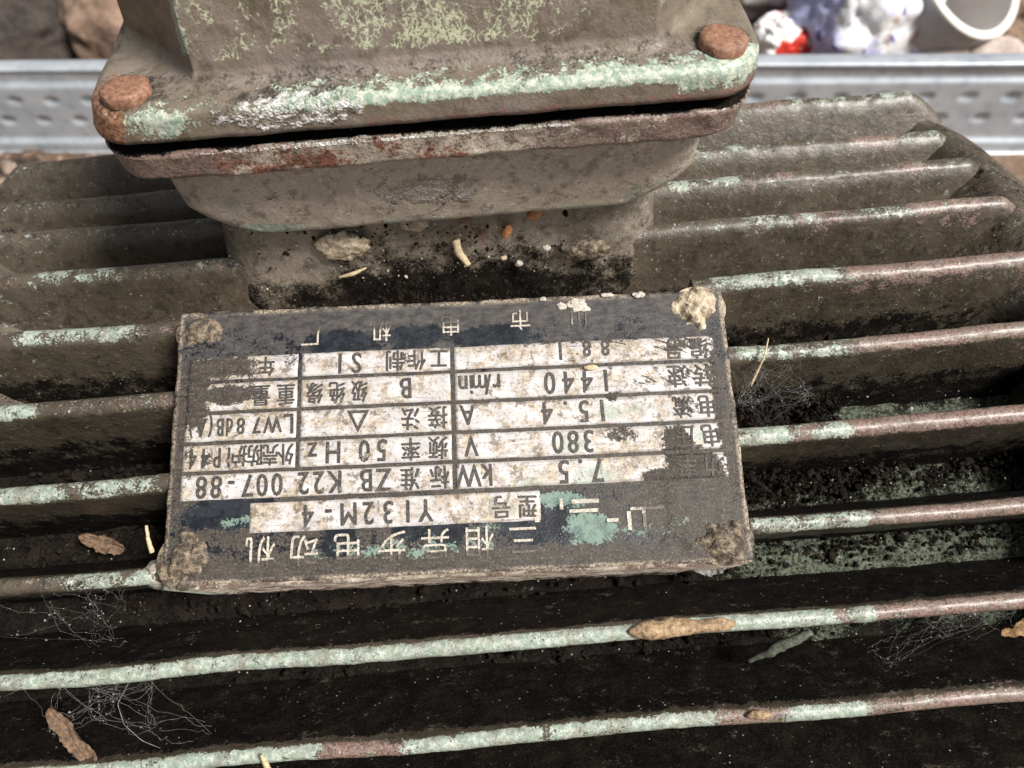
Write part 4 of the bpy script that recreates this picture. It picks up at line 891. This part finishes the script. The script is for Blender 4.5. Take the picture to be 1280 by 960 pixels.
# cobwebs: sagging threads with caught dust
def cobweb(label, anchors, n, thick=.011, sag=2.0, dust=60, seed=0, fluff=.085, knots=6):
    r2 = np.random.default_rng(seed); g = Soup(); gd = Soup(); A = [np.asarray(a, float) for a in anchors]
    hubs = [A[r2.integers(len(A))] * a + A[r2.integers(len(A))] * (1 - a) + r2.normal(size=3) * 1.2 for a in r2.random(knots)]
    allp = []
    for i in range(int(n * 1.5)):
        p = (A + hubs)[r2.integers(len(A) + len(hubs))] + r2.normal(size=3) * .8; q = (hubs + A)[r2.integers(len(A) + len(hubs))] + r2.normal(size=3) * .8
        if not 1 < np.linalg.norm(p - q) < (14 if i % 5 else 26): continue
        t = np.linspace(0, 1, 12)[:, None]; pts = p * (1 - t) + q * t; pts[:, 2] -= (sag * r2.random() * 4 * t * (1 - t))[:, 0]
        pts += np.cumsum(r2.normal(size=pts.shape) * .38, 0) * (4 * t * (1 - t)); V, F = tube_geo(pts, thick * r2.uniform(.6, 1.6), 4); g.add(V, F); allp.append(pts)
    allp = np.vstack(allp)
    web = thing('cobweb', label, 'cobweb'); obj('silk', g.mesh('silk'), M_WEB, web)
    st = rng.bit_generator.state
    for i in range(dust):
        gd.add(*grain_geo(allp[r2.integers(len(allp))] + r2.normal(size=3) * .15, r2.gamma(1.3, fluff * .5) + .03))
    d = obj('caught_dust', gd.mesh('caught_dust'), M_FLUFF, web); d['kind'] = 'stuff'
    return web
cobweb('grey cobweb under the fin at the left, just left of the nameplate corner', [fin_pt(7, -110, -1.5, -1.5), fin_pt(7, -100, -1.5, -1.5), fin_pt(7, -84, -1.5, -1.5), fin_pt(7, -92, -1.5, -1.5), gap_pt(7, -112, 140, .6), gap_pt(7, -96, 136, .8), gap_pt(7, -90, 138, .7), gap_pt(7, -105, 136, .3)], 46, seed=1, dust=160)
cobweb('ragged cobweb hanging in the bottom left gap round the dry leaf', [fin_pt(8, -106, -1.5, -1.5), fin_pt(8, -96, -1.5, -1.5), fin_pt(8, -86, -1.5, -1.5), fin_pt(8, -78, -1.5, -1.5), fin_pt(8, -90, -1.5, -1.5), gap_pt(8, -100, 146, .6), gap_pt(8, -90, 146, .5), gap_pt(8, -80, 144, .7), gap_pt(8, -68, 142, .9)], 70, seed=2, dust=150, thick=.015)
cobweb('dusty cobweb in the gap right of the nameplate', [fin_pt(5, 49, -3, -2), fin_pt(5, 54, -3, -2), fin_pt(5, 62, -2, -2), gap_pt(5, 50, 144, .5), gap_pt(5, 58, 145, .45), gap_pt(5, 66, 142, .5), gap_pt(5, 68, 138, .3), gap_pt(5, 56, 138, .7)], 80, seed=3, dust=170, thick=.011)
cobweb('thin cobweb under the lower right fin beside the orange leaf', [fin_pt(8, 78, -2, -1.5), fin_pt(8, 90, -2, -1.5), fin_pt(8, 98, -2, -1.5), fin_pt(8, 84, -2, -1.5), gap_pt(8, 72, 141, .5), gap_pt(8, 76, 138, .7), gap_pt(8, 92, 138, .4), gap_pt(8, 100, 140, .3)], 60, seed=4, dust=110, thick=.011)
# one bold drooping thread at the bottom left
pts = [fin_pt(8, -82.5, -2, -1.5), gap_pt(8, -86, 147, .35), gap_pt(8, -85.5, 146, .6), gap_pt(8, -82, 146, .8), gap_pt(8, -76, 145, 1.0)]
tag(lumpy_tube('web_thread', pts, [.04, .06, .05, .055, .03], M_WEB, .5, 3, 6, 14), 'single bold cobweb thread curving down from the fin, right of the dry leaf', 'cobweb thread')
def flake(name, label, cat, c, u, v, lu, lv, mat, seed, curl=.3):
    """a small curled leaf or skin: thin but with its own thickness"""
    nu, nv = 60, 22; U, W_ = np.meshgrid(np.linspace(-1, 1, nu), np.linspace(-1, 1, nv), indexing='ij')
    wd = (1 - np.abs(U) ** 2.2) ** .6 * (1 + 1.1 * (fbm(np.stack([U * 4 + seed, np.sign(W_) * 3, 0 * U], -1), .9, 3, seed) - .5))
    u = np.asarray(u, float); u /= np.linalg.norm(u); v = np.asarray(v, float); v -= u * (u @ v); v /= np.linalg.norm(v); nn = np.cross(u, v)
    Pm = np.asarray(c) + (U * lu)[..., None] * u + (W_ * wd * lv)[..., None] * v
    hh = curl * lv * (W_ ** 2 + 1.3 * (fbm(np.stack([U * 3, W_ * 3, 0 * U + seed], -1), 1.2, 3, seed) - .5) * 2)
    T = Pm + hh[..., None] * nn; B = T - nn * .12
    g = Soup(); g.add(T.reshape(-1, 3), [tuple(f) for f in grid_faces(nu, nv)]); g.add(B.reshape(-1, 3), [tuple(f[::-1]) for f in grid_faces(nu, nv)])
    return tag(obj(name, g.mesh(name), mat), label, cat)
A_, B_ = gap_pt(8, -97, 149, .42), gap_pt(8, -92.5, 147, .92)
flake('dry_leaf', 'curled dry brown leaf hanging in the cobweb at the bottom left', 'leaf', (A_ + B_) / 2, B_ - A_, (1, .2, .2), 8.5, 1.9, M_LEAF, 3, .5)
flake('orange_leaf', 'small orange-brown leaf wedged under the fin at the far right', 'leaf', gap_pt(8, 103, 143, .35), (1, .1, .25), (0, .5, 1), 5, 2.0, simple('orange_leaf_skin', (0.12, 0.065, 0.025), (0.33, 0.20, 0.09), .9, .8, .5, .3), 5, .5)
flake('pale_skin', 'pale grey papery flake in the gap below the right corner of the nameplate', 'flake', gap_pt(7, 41.5, 132, .45), (1, .1, .3), (0, .8, .6), 4.0, 2.0, simple('grey_skin', (0.16, 0.155, 0.15), (0.30, 0.29, 0.28), 1.2, .6, .3, .2), 8, .4)
flake('brown_bract', 'faint brown leaf scrap in the dark gap left of the nameplate', 'leaf scrap', gap_pt(6, -98, 128, .5), (1, -.3, -.3), (0, .8, .6), 5.5, 2.0, M_LEAF, 9, .4)
tag(lumpy_tube('twig', [gap_pt(8, 47, 134, .7), gap_pt(8, 53, 137, .5), gap_pt(8, 60, 139, .3)], [.5, 1.2, .8], M_TWIG, .6, 6), 'grey-green bark twig lying in the lower right gap', 'twig')
tag(lumpy_tube('twig', [fin_pt(9, -56.0, 1.5, 1.6), fin_pt(9, -55.6, 1.0, 0), fin_pt(9, -55.2, .2, -2.6)], [.3, .55, .6], M_STRAW, .3, 7), 'short tan twig lying across the lowest fin at the left', 'twig')
tag(lumpy_tube('straw', [fin_pt(5, 56.5, 2.0, 1.5), fin_pt(5, 55, 1.5, -2.5), gap_pt(5, 52.5, 146, .35)], [.12, .2, .3], M_STRAW, .2, 8), 'thin tan straw sticking out of the cobweb right of the nameplate', 'straw')
tag(lumpy_tube('stem', [on_plate(-63.6, -17.2, 1.0), on_plate(-63.2, -20, .5), on_plate(-62.6, -22.6, -.5)], [.3, .42, .5], M_STRAW, .25, 9), 'short pale stem standing at the lower left nameplate corner', 'stem')
tag(lump('bark_chip', fin_pt(9, 44.6, .6, 1.2), np.eye(3), (2.4, .9, .9), .45, 1.2, 66, 20, 28, M_COCOON), 'tan bark chip on the lowest fin, right of its middle', 'bark chip')
